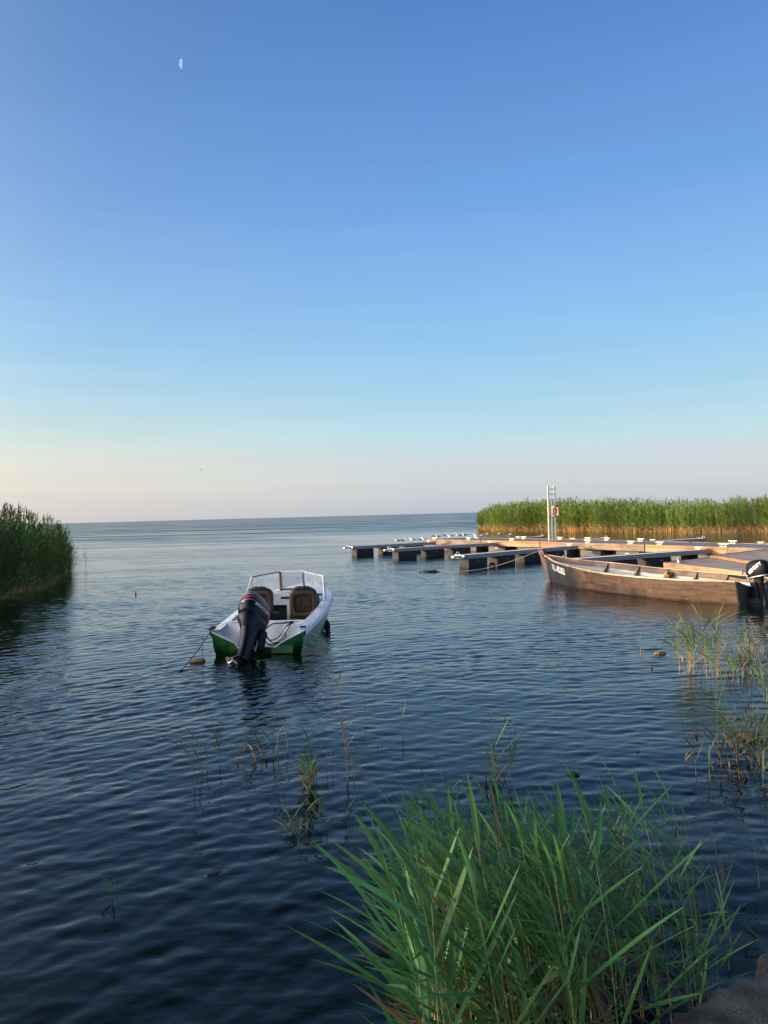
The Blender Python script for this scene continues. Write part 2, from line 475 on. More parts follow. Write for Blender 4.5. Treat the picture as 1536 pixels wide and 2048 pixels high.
def glass_mat():
    m, t, p = new_mat('hazed_perspex')
    n = t.nodes; l = t.links
    tcn = n.new('ShaderNodeTexCoord'); nz = n.new('ShaderNodeTexNoise'); nz.inputs['Scale'].default_value = 7; nz.inputs['Detail'].default_value = 5
    l.new(tcn.outputs['Object'], nz.inputs[0])
    mr = n.new('ShaderNodeMapRange'); mr.inputs['To Min'].default_value = 0.08; mr.inputs['To Max'].default_value = 0.48
    l.new(nz.outputs[0], mr.inputs[0])
    p.inputs['Base Color'].default_value = (0.75, 0.77, 0.78, 1); p.inputs['Roughness'].default_value = 0.25
    tr = n.new('ShaderNodeBsdfTransparent'); tl = n.new('ShaderNodeBsdfTranslucent'); tl.inputs[0].default_value = (0.8, 0.82, 0.82, 1)
    a1 = n.new('ShaderNodeMixShader'); a1.inputs[0].default_value = 0.4
    l.new(p.outputs[0], a1.inputs[1]); l.new(tl.outputs[0], a1.inputs[2])
    a2 = n.new('ShaderNodeMixShader')
    l.new(mr.outputs[0], a2.inputs[0]); l.new(tr.outputs[0], a2.inputs[1]); l.new(a1.outputs[0], a2.inputs[2])
    l.new(a2.outputs[0], n['Material Output'].inputs[0])
    return m
M['glass'] = glass_mat()

def concrete_mat():
    m, t, p = new_mat('rough_concrete')
    n = t.nodes; l = t.links
    tcn = n.new('ShaderNodeTexCoord')
    nz = n.new('ShaderNodeTexNoise'); nz.inputs['Scale'].default_value = 9; nz.inputs['Detail'].default_value = 8
    l.new(tcn.outputs['Object'], nz.inputs[0])
    cr = n.new('ShaderNodeValToRGB'); e = cr.color_ramp.elements
    e[0].position = 0.35; e[1].position = 0.7
    e[0].color = (0.035, 0.033, 0.030, 1); e[1].color = (0.15, 0.14, 0.125, 1)
    l.new(nz.outputs[0], cr.inputs[0])
    vo = n.new('ShaderNodeTexVoronoi'); vo.inputs['Scale'].default_value = 60
    l.new(tcn.outputs['Object'], vo.inputs[0])
    lt = n.new('ShaderNodeMapRange'); lt.inputs['From Min'].default_value = 0.22; lt.inputs['From Max'].default_value = 0.1
    l.new(vo.outputs['Distance'], lt.inputs[0])
    sm = n.new('ShaderNodeMath'); sm.operation = 'MULTIPLY'
    l.new(lt.outputs[0], sm.inputs[0]); l.new(vo.outputs['Color'], sm.inputs[1])
    mx_ = n.new('ShaderNodeMix'); mx_.data_type = 'RGBA'
    l.new(sm.outputs[0], mx_.inputs[0]); l.new(cr.outputs[0], mx_.inputs[6]); mx_.inputs[7].default_value = (0.34, 0.31, 0.28, 1)
    l.new(mx_.outputs[2], p.inputs['Base Color']); p.inputs['Roughness'].default_value = 0.9
    b = n.new('ShaderNodeBump'); b.inputs['Strength'].default_value = 1.0; b.inputs['Distance'].default_value = 0.018
    nb = n.new('ShaderNodeTexNoise'); nb.inputs['Scale'].default_value = 90; nb.inputs['Detail'].default_value = 6
    l.new(tcn.outputs['Object'], nb.inputs[0]); l.new(nb.outputs[0], b.inputs['Height']); l.new(b.outputs[0], p.inputs['Normal'])
    return m
M['concrete'] = concrete_mat()

def water_mat():
    m, t, p = new_mat('lake_water')
    n = t.nodes; l = t.links
    tcn = n.new('ShaderNodeTexCoord')
    p.inputs['Base Color'].default_value = (0.0025, 0.0065, 0.0045, 1)
    p.inputs['IOR'].default_value = 1.35
    p.inputs['Specular Tint'].default_value = (0.58, 0.50, 0.36, 1)
    a = n.new('ShaderNodeAttribute'); a.attribute_name = 'chop'
    sx = n.new('ShaderNodeMapping'); sx.inputs['Scale'].default_value = (0.02, 0.16, 1)
    l.new(tcn.outputs['Object'], sx.inputs[0])
    ns = n.new('ShaderNodeTexNoise'); ns.inputs['Scale'].default_value = 1.0; ns.inputs['Detail'].default_value = 9; ns.inputs['Roughness'].default_value = 0.7
    l.new(sx.outputs[0], ns.inputs[0])
    sr = n.new('ShaderNodeMapRange'); sr.inputs['From Min'].default_value = 0.35; sr.inputs['From Max'].default_value = 0.68; sr.inputs['To Min'].default_value = 0.25; sr.inputs['To Max'].default_value = 2.0
    l.new(ns.outputs[0], sr.inputs[0])
    mm_ = n.new('ShaderNodeMath'); mm_.operation = 'MULTIPLY'
    l.new(a.outputs['Fac'], mm_.inputs[0]); l.new(sr.outputs[0], mm_.inputs[1])
    l.new(mm_.outputs[0], p.inputs['Roughness'])
    mp = n.new('ShaderNodeMapping'); mp.inputs['Scale'].default_value = (0.8, 2.0, 1.0); mp.inputs['Rotation'].default_value = (0, 0, R(-10))
    l.new(tcn.outputs['Object'], mp.inputs[0])
    n1 = n.new('ShaderNodeTexNoise'); n1.inputs['Scale'].default_value = 8.5; n1.inputs['Detail'].default_value = 3; n1.inputs['Roughness'].default_value = 0.5
    l.new(mp.outputs[0], n1.inputs[0])
    b = n.new('ShaderNodeBump'); b.inputs['Strength'].default_value = 0.75; b.inputs['Distance'].default_value = 0.010
    n2 = n.new('ShaderNodeTexNoise'); n2.inputs['Scale'].default_value = 2.3; n2.inputs['Detail'].default_value = 4; n2.inputs['Roughness'].default_value = 0.62; n2.inputs['Distortion'].default_value = 0.4
    l.new(mp.outputs[0], n2.inputs[0])
    b2 = n.new('ShaderNodeBump'); b2.inputs['Strength'].default_value = 0.5
    bs = n.new('ShaderNodeMapRange'); bs.inputs['From Min'].default_value = 0.012; bs.inputs['From Max'].default_value = 0.045; bs.inputs['To Min'].default_value = 0.02; bs.inputs['To Max'].default_value = 0.55
    l.new(a.outputs['Fac'], bs.inputs[0]); l.new(bs.outputs[0], b2.inputs['Strength']); b2.inputs['Distance'].default_value = 0.030
    l.new(n2.outputs[0], b2.inputs['Height'])
    # ruffled and smooth patches
    n3 = n.new('ShaderNodeTexNoise'); n3.inputs['Scale'].default_value = 0.22; n3.inputs['Detail'].default_value = 3
    l.new(mp.outputs[0], n3.inputs[0])
    m3 = n.new('ShaderNodeMapRange'); m3.inputs['From Min'].default_value = 0.38; m3.inputs['From Max'].default_value = 0.62; m3.inputs['To Min'].default_value = 0.35; m3.inputs['To Max'].default_value = 1.0
    l.new(n3.outputs[0], m3.inputs[0])
    q1 = n.new('ShaderNodeMath'); q1.operation = 'MULTIPLY'; q1.inputs[1].default_value = 0.20
    l.new(m3.outputs[0], q1.inputs[0]); l.new(q1.outputs[0], b.inputs['Strength'])
    l.new(b2.outputs[0], b.inputs['Normal'])
    l.new(n1.outputs[0], b.inputs['Height']); l.new(b.outputs[0], p.inputs['Normal'])
    return m
M['water'] = water_mat()

# ------------------------------------------------------------------ water: one sheet to the horizon, real waves
def build_water():
    r = [0.6]
    while r[-1] < 70:
        r.append(r[-1] + max(0.018, r[-1] * 0.0022))
    while r[-1] < 500:
        r.append(r[-1] * 1.005)
    while r[-1] < 45000:
        r.append(r[-1] * 1.03)
    r = np.array(r)
    a = np.radians(np.concatenate([np.linspace(-80, -42, 60, endpoint=False), np.linspace(-42, 42, 740), np.linspace(42, 80, 61)[1:]]))
    AA, RR = np.meshgrid(a, r)
    X = RR * np.sin(AA); Y = RR * np.cos(AA) - 1.0
    Z = np.zeros_like(X)
    g = np.random.default_rng(5)
    spac = np.maximum(np.gradient(r)[:, None], 0)             # radial spacing
    # gentle domain warp so that no train of crests runs straight for ever
    wx = X + 0.12 * np.sin(Y * 0.7 + 1.3 * np.sin(X * 0.31)) + 0.5 * np.sin(X * 0.13 + Y * 0.19)
    wy = Y + 0.10 * np.sin(X * 0.9 + 0.8 * np.sin(Y * 0.43)) + 0.5 * np.sin(Y * 0.11 - X * 0.16)
    # calm shelter near the shore, more chop on the open lake
    open_ = 1 / (1 + np.exp(-(Y - 16 + 0.25 * X) / 5.0))
    far = 1 / (1 + np.exp(-(Y - 60) / 14.0))
    patch = 0.80 + 0.28 * np.sin(X * 0.35 + 2 * np.sin(Y * 0.12)) * np.sin(Y * 0.27 + 1.0 + np.sin(X * 0.21))
    # the still strip between the pontoons and the reeds on the right
    calm = 1 / (1 + np.exp(-((X - (12.5 - (Y - 24.2) * 0.53)) - 2.5) / 1.2)) * (Y < 110) * (Y > 10) * 1 / (1 + np.exp((Y - 78) / 6.0))
    wl = 1 / (1 + np.exp((X - 0.12 * Y + 0.2) / 0.9))            # which train of ripples rules where in the bay
    near_ = 0.60 + 0.40 / (1 + np.exp(-(Y - 6.5) / 1.2))
    lull = np.clip(0.80 + 0.30 * np.sin(X * 0.9 + 1.7 * np.sin(Y * 0.33)) * np.sin(Y * 0.55 + 1.2 * np.sin(X * 0.5) + .7), .45, 1.05) * near_
    groups = [(24, .12, .40, -56, .34, .0205, (0.30 + 0.80 * wl) * lull, .34), (24, .12, .38, -96, .36, .0195, (1.0 - 0.55 * wl) * lull, .34), (9, .8, 2.6, -85, .35, .0055, 1.0, .1),
              (22, .105, .22, -80, .55, .0085, patch, .2), (18, .7, 7.0, -92, .38, .0120, 0.35 * open_ + 0.55 * far, .15)]
    for cnt, l0, l1, thd, spread, slope, wgt, cr_ in groups:
        for i in range(cnt):
            u = (i + g.random()) / cnt
            lam = l0 * (l1 / l0) ** u
            th = R(thd) + g.normal(0, spread)
            k = 2 * math.pi / lam
            amp = slope / k
            ph = g.random() * 6.283
            keep = np.clip((lam / spac - 2.5) / 3.0, 0, 1)
            q = (math.cos(th) * wx + math.sin(th) * wy) * k + ph
            Z += amp * keep * wgt * (np.sin(q) + cr_ * np.cos(2 * q)) * (1 - 0.8 * calm)
    Z += 0.0
    nR, nA = X.shape
    me = bpy.data.meshes.new('water')
    nv = nR * nA
    co = np.stack([X, Y, Z], -1).astype(np.float32).reshape(-1)
    idx = np.arange(nv).reshape(nR, nA)
    f = np.stack([idx[:-1, :-1], idx[:-1, 1:], idx[1:, 1:], idx[1:, :-1]], -1).reshape(-1, 4)
    f = f[:, ::-1]
    me.vertices.add(nv); me.vertices.foreach_set('co', co)
    me.loops.add(f.size); me.loops.foreach_set('vertex_index', f.reshape(-1).astype(np.int32))
    me.polygons.add(len(f)); me.polygons.foreach_set('loop_start', (np.arange(len(f)) * 4).astype(np.int32))
    me.polygons.foreach_set('use_smooth', np.ones(len(f), bool))
    at = me.attributes.new('chop', 'FLOAT', 'POINT')
    ch = (0.006 + 0.035 * open_ + 0.21 * far) * (1 - 0.7 * calm) + 0.005
    at.data.foreach_set('value', ch.astype(np.float32).reshape(-1))
    me.update(); me.validate()
    if me.polygons[0].normal.z < 0:
        me.flip_normals()
    o = mesh_obj('water', me, M['water'])
    tag(o, kind='structure')
build_water()

# ------------------------------------------------------------------ reeds
GREEN = np.array([0.060, 0.115, 0.022]); TAN = np.array([0.50, 0.33, 0.13])
def reed_arrays(g, h=2.5, nleaf=11, leaflen=0.38, leafw=0.022, seg=3, wind=(-0.5, 0.1), stem_r=0.004, base_tan=0.18,
                panicle=True, fold=False, green=GREEN, first=0.22, bend=0.12, tan_leaves=3, sides=3, droop=1.0, ups=(38, 66), flip=0.55):
    """one reed: stem arrays and foliage arrays (verts, quads, colours)"""
    wv = Vector((wind[0], wind[1], 0))
    lean = wv * bend * h + Vector((g.normal(0, .03), g.normal(0, .03), 0)) * h
    def sp(t):
        return Vector((lean.x * t ** 1.8, lean.y * t ** 1.8, h * t * (1 - 0.04 * t)))
    sv = []; sf = []; scl = []
    ns = 7
    tv = g.uniform(0.75, 1.2)
    for i in range(ns):
        t = i / (ns - 1)
        c = sp(t); rr = stem_r * (1 - 0.65 * t)
        for k in range(sides):
            a = 2 * math.pi * k / sides
            sv.append((c.x + rr * math.cos(a), c.y + rr * math.sin(a), c.z))
            mixf = min(1, max(0, (t - base_tan) / 0.12)) * (0.55 if (fold and i % 2 and i) else 1.0)
            scl.append(tuple(TAN * (1 - mixf) * tv + green * 1.35 * mixf * tv))
    for i in range(ns - 1):
        for k in range(sides):
            a = i * sides + k; b = i * sides + (k + 1) % sides
            sf.append((a, b, b + sides, a + sides))
    lv = []; lf = []; lc = []
    def leaf(p0, az, up, ln, wd, col, drp):
        dirh = Vector((math.cos(az), math.sin(az), 0))
        d = (dirh * math.cos(up) + Vector((0, 0, 1)) * math.sin(up))
        side = Vector((-math.sin(az), math.cos(az), 0))
        tw = g.uniform(-0.6, 0.6)
        p = Vector(p0); base = len(lv)
        pts = []
        browned = fold and g.random() < 0.14
        for s in range(seg + 1):
            t = s / seg
            w = wd * (math.sin(math.pi * min(1, (t * 0.72 + 0.28)) ** 1.3) ** 0.8 if t < 1 else 0.03)
            w = max(w, wd * 0.03)
            nrm = d.cross(side).normalized()
            sd = (side * math.cos(tw * (0.4 + t)) + nrm * math.sin(tw * (0.4 + t)))
            if fold:
                lv.extend([tuple(p - sd * w * 0.5 + nrm * w * 0.16), tuple(p), tuple(p + sd * w * 0.5 + nrm * w * 0.16)])
                cc = col * (0.92 + 0.16 * t)
                if browned and t > 0.72: cc = cc * (1 - (t - .72) / .28) + TAN * 0.45 * ((t - .72) / .28)
                lc.extend([tuple(cc), tuple(cc * 1.12), tuple(cc)])
            else:
                lv.extend([tuple(p - sd * w * 0.5), tuple(p + sd * w * 0.5)])
                lc.extend([tuple(col)] * 2)
            d = (d + Vector((wind[0], wind[1], 0)) * 0.22 / seg * 3 * drp + Vector((0, 0, -1)) * 0.30 / seg * 3 * drp * (0.3 + t)).normalized()
            p = p + d * (ln / seg)
        q = 3 if fold else 2
        for s in range(seg):
            a = base + s * q
            if fold:
                lf.append((a, a + 1, a + 1 + q, a + q)); lf.append((a + 1, a + 2, a + 2 + q, a + 1 + q))
            else:
                lf.append((a, a + 1, a + 1 + q, a + q))
    waz = math.atan2(wind[1], wind[0])
    for i in range(nleaf):
        t = first + (1 - first) * (i + 0.3 * g.random()) / nleaf
        az = waz + g.normal(0, 0.75 if flip > .3 else 0.6) + (math.pi if (i % 2 and g.random() < flip) else 0)
        ln = leaflen * g.uniform(0.65, 1.15) * (0.65 + 0.6 * math.sin(math.pi * min(1, t + 0.05)))
        up = R(g.uniform(*ups)) if t < 0.85 else R(g.uniform(55, 80))
        col = green * g.uniform(0.65, 1.4) * np.array([g.uniform(0.85, 1.25), 1, g.uniform(0.7, 1.2)])
        if i < tan_leaves and base_tan > 0:
            col = TAN * (g.uniform(0.2, 0.5) if fold else g.uniform(0.5, 1.2))
        leaf(sp(t), az, up, ln, leafw * g.uniform(0.75, 1.2), col, g.uniform(0.5, 1.6) * droop)
    if panicle:
        top = sp(1.0)
        for k in range(5):
            az = waz + g.normal(0, 0.7)
            leaf(top - Vector((0, 0, 0.03 * k)), az, R(g.uniform(45, 80)), 0.20, 0.035, np.array([0.13, 0.10, 0.06]) * g.uniform(0.7, 1.3), 1.8)
    return (np.array(sv), np.array(sf), np.array(scl)), (np.array(lv), np.array(lf), np.array(lc))

def arr_mesh(name, v, f, c):
    me = bpy.data.meshes.new(name)
    v = np.ascontiguousarray(v, np.float32); f = np.ascontiguousarray(f, np.int32)
    me.vertices.add(len(v)); me.vertices.foreach_set('co', v.reshape(-1))
    me.loops.add(f.size); me.loops.foreach_set('vertex_index', f.reshape(-1))
    me.polygons.add(len(f)); me.polygons.foreach_set('loop_start', (np.arange(len(f)) * 4).astype(np.int32))
    me.polygons.foreach_set('use_smooth', np.ones(len(f), bool))
    at = me.color_attributes.new('col', 'FLOAT_COLOR', 'POINT')
    cc = np.ones((len(v), 4), np.float32); cc[:, :3] = c
    at.data.foreach_set('color', cc.reshape(-1))
    me.update(); me.validate()
    return me
def bed(name, pts, templates, g, zscale=(0.85, 1.12), tint=0.3, height=None):
    """many reeds of a bed that reads as one mass, as one mesh"""
    V = []; F = []; Cc = []; off = 0
    for i, p in enumerate(pts):
        st, lf = templates[g.integers(len(templates))]
        s = g.uniform(*zscale)
        if height is not None: s *= height(p)
        a = g.normal(0, 0.45)
        ca, sa = math.cos(a), math.sin(a)
        tn = np.array([1 + g.normal(0, tint * 0.5), 1 + g.normal(0, tint * .45), 1 + g.normal(0, tint * 0.5)])
        if len(p) > 3: tn = tn * (1 + 0.16 * math.sin(p[3] * 0.55 + p[2]) + 0.12 * math.sin(p[3] * 1.7 + 1))
        tn = np.clip(tn * g.uniform(1 - tint, 1 + tint), 0.2, 2)
        for (v, f, c) in (st, lf):
            w = np.empty_like(v)
            w[:, 0] = (v[:, 0] * ca - v[:, 1] * sa) * s + p[0]
            w[:, 1] = (v[:, 0] * sa + v[:, 1] * ca) * s + p[1]
            w[:, 2] = v[:, 2] * s - 0.12
            V.append(w); F.append(f + off); Cc.append(c * tn); off += len(v)
    return mesh_obj(name, arr_mesh(name, np.concatenate(V), np.concatenate(F), np.concatenate(Cc)), M['foliage'])

g = np.random.default_rng(3)
def line_pts(line, n, depth, side, g, front=0.35, jitter=0.5):
    """points spread behind a shore line; denser at the front edge. side = +1: the bed lies on the right of the line"""
    line = np.array(line, float); seg = np.diff(line, axis=0); L_ = np.hypot(seg[:, 0], seg[:, 1]); cum = np.concatenate([[0], np.cumsum(L_)])
    out = []
    for i in range(n):
        s = g.random() * cum[-1]; k = min(np.searchsorted(cum, s) - 1, len(seg) - 1); k = max(k, 0)
        p = line[k] + seg[k] * ((s - cum[k]) / L_[k])
        nrm = np.array([seg[k][1], -seg[k][0]]) / L_[k] * side
        wob = 0.35 * math.sin(s * 0.8) + 0.3 * math.sin(s * 2.1 + 1) + 0.5 * math.sin(s * 0.23)
        d = (g.random() ** (1 + front * 2)) * depth + wob * jitter
        out.append((p[0] + nrm[0] * d, p[1] + nrm[1] * d, d, s))
    return out
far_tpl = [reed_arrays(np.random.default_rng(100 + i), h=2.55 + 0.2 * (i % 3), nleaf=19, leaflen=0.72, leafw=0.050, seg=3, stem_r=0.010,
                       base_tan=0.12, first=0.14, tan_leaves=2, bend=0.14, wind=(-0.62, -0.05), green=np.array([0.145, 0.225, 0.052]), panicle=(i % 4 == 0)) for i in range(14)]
shore_R = [(52, 20), (38, 36), (27.5, 52.5), (19.5, 63.5), (14.4, 71.5), (11.3, 79), (11.3, 86), (15, 98)]
pts = line_pts(shore_R, 5200, 9.0, 1, g, front=0.5)
def hR(p):
    end = 1 / (1 + math.exp(-(p[3] - 76) / 2.0))
    return (0.72 + 0.0056 * p[3] + 0.05 * math.sin(p[3] * 0.35) + 0.045 * math.sin(p[3] * 0.9 + 1 + p[2]) + 0.04 * math.sin(p[3] * 2.3 + 2 * math.sin(p[2] * 1.3))
            - (0.16 + 0.42 * end) * math.exp(-(p[2] + 0.3) / (0.9 + 1.5 * end)))
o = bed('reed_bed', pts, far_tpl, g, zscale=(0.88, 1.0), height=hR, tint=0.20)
stub_tpl = [reed_arrays(np.random.default_rng(300 + i), h=0.46, nleaf=3, leaflen=0.30, leafw=0.040, seg=2, stem_r=0.016, base_tan=1.5, first=0.3, tan_leaves=9,
                        bend=0.1, wind=(-0.5, 0), panicle=False, green=TAN) for i in range(6)]
for st_, lf_ in stub_tpl:
    st_[2][:] = np.array([0.70, 0.46, 0.18]) * np.clip(st_[2].mean(1, keepdims=True) * 3, .7, 1.1); lf_[2][:] = np.array([0.62, 0.40, 0.15]) * np.clip(lf_[2].mean(1, keepdims=True) * 3, .6, 1.1)
sp_ = [q for q in line_pts(shore_R, 2600, 0.5, 1, g, front=0.1)]
sp_ = [(q[0] - .25, q[1] - .15, q[2], q[3]) for q in sp_]
o2 = bed('dry_stalks', sp_, stub_tpl, g, zscale=(0.55, 1.25), tint=0.25)
tag(o2, 'fringe of golden dry reed stalks along the foot of the far right reed bed', 'reeds', kind='stuff')
tag(o, 'long sunlit green reed bed with golden stalk bases behind the pontoons on the right', 'reeds', kind='stuff')

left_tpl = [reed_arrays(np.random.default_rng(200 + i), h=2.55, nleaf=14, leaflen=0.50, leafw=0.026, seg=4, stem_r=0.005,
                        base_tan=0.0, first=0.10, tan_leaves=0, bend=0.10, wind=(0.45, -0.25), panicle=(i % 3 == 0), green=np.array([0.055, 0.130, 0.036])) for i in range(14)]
shore_L = [(-8.0, 3), (-8.9, 10), (-9.6, 16), (-10.4, 20), (-11.0, 23), (-11.7, 26.5), (-12.8, 30), (-14.6, 33), (-18, 36), (-24, 38)]
pts = line_pts(shore_L, 3700, 5.5, -1, g, front=0.45)
for k_ in range(90):
    q_ = abs(g.normal(0, 0.55)); s_ = g.random()
    pts.append((-11.7 - 1.9 * s_ + q_ * 0.75 - .35, 26.5 + 5.5 * s_, -0.3, 24 + 6 * s_ + 5))
def hL(p):
    tip = max(0.0, min(1.0, (p[3] - 19) / 12.0))
    tall = (0.46 if p[2] > 2.5 else 0.0) / (1 + math.exp(-(p[3] - 12.8) * 2)) / (1 + math.exp((p[3] - 17.2) * 3))  # rear reeds out of view, raised to shade the wooden boat's bow
    dip = 0.45 * math.exp(-((p[3] - 4.6) / 1.7) ** 2)  # reeds out of view, lowered to let sun reach the right-hand tufts
    return 1.04 + tall - 0.38 * tip - dip - 0.22 * math.exp(-(p[2] + 0.3) / 0.5) + 0.05 * math.sin(p[3] * 1.7)
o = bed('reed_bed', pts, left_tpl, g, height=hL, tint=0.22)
tag(o, 'dark shaded stand of tall reeds at the left edge of the water', 'reeds', kind='stuff')

# ground under the beds
def bank_strip(line, depth, side, name='ground'):
    line = np.array(line, float); vs = []; fs = []
    n = len(line)
    for i in range(n):
        d = line[min(i + 1, n - 1)] - line[max(i - 1, 0)]; d /= np.hypot(*d)
        nm = np.array([d[1], -d[0]]) * side
        for k, (q, z) in enumerate(((1.2, -0.3), (3.0, 0.06), (depth * 0.6, 0.25), (depth * 3, 0.6))):
            p = line[i] + nm * q
            vs.append((p[0], p[1], z))
    for i in range(n - 1):
        for k in range(3):
            a = i * 4 + k
            fs.append((a, a + 1, a + 5, a + 4))
    o = MB().add(vs, fs).build(name, M['bank'], smooth=True)
    tag(o, kind='structure')
bank_strip(shore_R, 12, 1)
bank_strip(shore_L, 6, -1)

# ------------------------------------------------------------------ small outboard / big outboard builder
def srect(cx, cy, z, wx, wy, e=3.2, n=28, tx=0.0):
    out = []
    for k in range(n):
        a = 2 * math.pi * k / n
        c, s = math.cos(a), math.sin(a)
        out.append(Vector((cx + tx + wx * 0.5 * math.copysign(abs(c) ** (2 / e), c), cy + wy * 0.5 * math.copysign(abs(s) ** (2 / e), s), z)))
    return out
def outboard(parent, loc, tilt, steer, s, kind):
    """local frame: z along the leg, -y aft, origin at the tilt tube"""
    piv = empty('outboard_motor', (0, 0, 0), 0, parent)
    piv.matrix_local = Matrix.Translation(loc) @ Matrix.Rotation(R(tilt), 4, 'X') @ Matrix.Rotation(R(steer), 4, 'Z') @ Matrix.Scale(s, 4)
    c = MB()
    secs = [(.235, .30, .46, -.14), (.27, .335, .53, -.14), (.36, .345, .56, -.145), (.47, .335, .55, -.15), (.56, .30, .50, -.155), (.62, .235, .40, -.16), (.65, .15, .27, -.16), (.658, .03, .06, -.16)]
    if kind == 'small':
        secs = [(.20, .27, .42, -.10), (.25, .31, .50, -.11), (.36, .33, .54, -.12), (.46, .32, .52, -.12), (.54, .27, .42, -.11), (.58, .17, .27, -.10), (.595, .04, .06, -.10)]
    c.loft([srect(0, y, z, wx, wy, 3.0) for z, wx, wy, y in secs])
    cowl = c.build('cowl', M['black_gloss'] if kind == 'big' else M['black_satin'], piv, smooth=True, sharp=50)
    if kind == 'big':
        p = MB()
        p.loft([srect(0, y, z, wx, wy, 2.8) for z, wx, wy, y in
                [(.225, .32, .50, -.14), (.20, .335, .53, -.14), (.14, .31, .50, -.145), (.05, .24, .40, -.15), (-.04, .18, .30, -.15)]])
        p.build('lower_cowl', M['black_gloss'], piv, smooth=True, sharp=50)
        b = MB()
        b.loft([srect(0, y, z, wx + .008, wy + .008, 3.0) for z, wx, wy, y in [(.462, .336, .551, -.149), (.475, .334, .548, -.15), (.492, .328, .539, -.152)]], cap=False)
        b.build('stripe', M['red'], cowl, smooth=True)
        for zz in (.415, .53):
            b = MB()
            sc = {.415: (.344, .562, -.147), .53: (.318, .525, -.153)}[zz]
            b.loft([srect(0, sc[2], zz + d, sc[0] + .006, sc[1] + .006, 3.0) for d in (-.003, .004)], cap=False)
            b.build('stripe', M['silver_line'], cowl, smooth=True)
        t = bvh_of(cowl)
        text_mesh('lettering', 'MERCURY', 0.078, M['letters'], cowl, frame_m((.17, -.15, .375), (0, 1, 0), (1, 0, 0)), t, off=.004, shear=.25, bold=.001, stretch=1.0)
        text_mesh('lettering', '60', 0.07, M['letters'], cowl, frame_m((.0, -.42, .40), (1, 0, 0), (0, -1, 0)), t, off=.004, shear=.2)
    else:
        t = bvh_of(cowl)
        text_mesh('lettering', 'MERCURY', 0.105, M['letters'], cowl, frame_m((-.17, -.12, .40), (0, -1, 0.55), (-1, 0, 0)), t, off=.005, bold=.004, stretch=0.8)
        b = MB()
        b.loft([srect(0, -.105, z, .315, .50, 3.0) for z in (.19, .215)], cap=False)
        b.build('trim_line', M['galv'], cowl, smooth=True)
    lg = MB()
    if kind == 'big':
        lg.loft([srect(0, y, z, wx, wy, e) for z, wx, wy, y, e in
                 [(.0, .20, .34, -.15, 3), (-.12, .165, .27, -.15, 3.2), (-.35, .15, .22, -.16, 3.2), (-.52, .155, .22, -.17, 3.0), (-.56, .17, .26, -.18, 2.6)]])
        lg.box(-.08, .08, -.33, -.04, -.575, -.563, bev=.004)
    else:
        lg.loft([srect(0, y, z, wx, wy, 2.6) for z, wx, wy, y in [(.21, .18, .26, -.08), (.05, .12, .17, -.07), (-.45, .09, .13, -.07), (-.52, .09, .15, -.08)]])
        lg.box(-.09, .09, -.26, .0, -.53, -.52, bev=.003)
    lg.build('leg', M['black_gloss'] if kind == 'big' else M['black_satin'], piv, smooth=True, sharp=45)
    gc = MB()
    z0 = -.70 if kind == 'big' else -.64
    gc.loft([[Vector((r * math.cos(a), y, z0 + r * math.sin(a))) for a in [2 * math.pi * k / 14 for k in range(14)]]
             for y, r in [(.10, .004), (.07, .03), (0, .055), (-.15, .06), (-.26, .05), (-.30, .045)]])
    gc.loft([srect(0, -.15, z, wx, wy, 2.2, 16) for z, wx, wy in [(-.56, .10, .24), (z0, .05, .26)]])
    gc.loft([srect(0, y, z, wx, wy, 2.2, 12) for z, wx, wy, y in [(z0 - .04, .025, .24, -.12), (z0 - .20, .012, .13, -.17), (z0 - .22, .01, .10, -.18)]])
    gc.build('gearcase', M['black_satin'], piv, smooth=True, sharp=50)
    pr = MB()
    pr.loft([[Vector((r * math.cos(a), y, z0 + r * math.sin(a))) for a in [2 * math.pi * k / 16 for k in range(16)]]
             for y, r in [(-.305, .048), (-.36, .052), (-.42, .05), (-.425, .035), (-.39, .03)]])
    for b_ in range(3):
        a0 = R(25 + 120 * b_)
        vs = []; fs = []
        for i in range(6):
            rr = .045 + .115 * i / 5
            wd = [.35, .62, .72, .70, .55, .20][i]
            for j in range(5):
                u = (j / 4 - .5)
                a = a0 + u * wd * 1.15 + .10 * i / 5
                vs.append(Vector((rr * math.cos(a), -.365 + u * .10 + .01 * i / 5, z0 + rr * math.sin(a))))
        for i in range(5):
            for j in range(4):
                q = i * 5 + j
                fs.append((q, q + 1, q + 6, q + 5))
        n0 = len(vs)
        vs2 = [v + Vector((0, .006, 0)) for v in vs]
        pr.add(vs + vs2, fs + [tuple(x + n0 for x in f[::-1]) for f in fs])
    pr.build('propeller', M['prop'], piv, smooth=True)
    br = MB()
    br.box(-.13, -.09, -.04, .10, -.28, .10, bev=.008); br.box(.09, .13, -.04, .10, -.28, .10, bev=.008)
    br.tube([(-.15, 0, .05), (.15, 0, .05)], .024, 10); br.box(-.07, .07, -.10, .02, -.32, .16, bev=.015)
    br.tube([(.07, -.02, -.06), (.085, -.05, -.20), (.07, -.03, -.34)], .018, 8)
    br.build('bracket', M['black_satin'], piv, smooth=True)
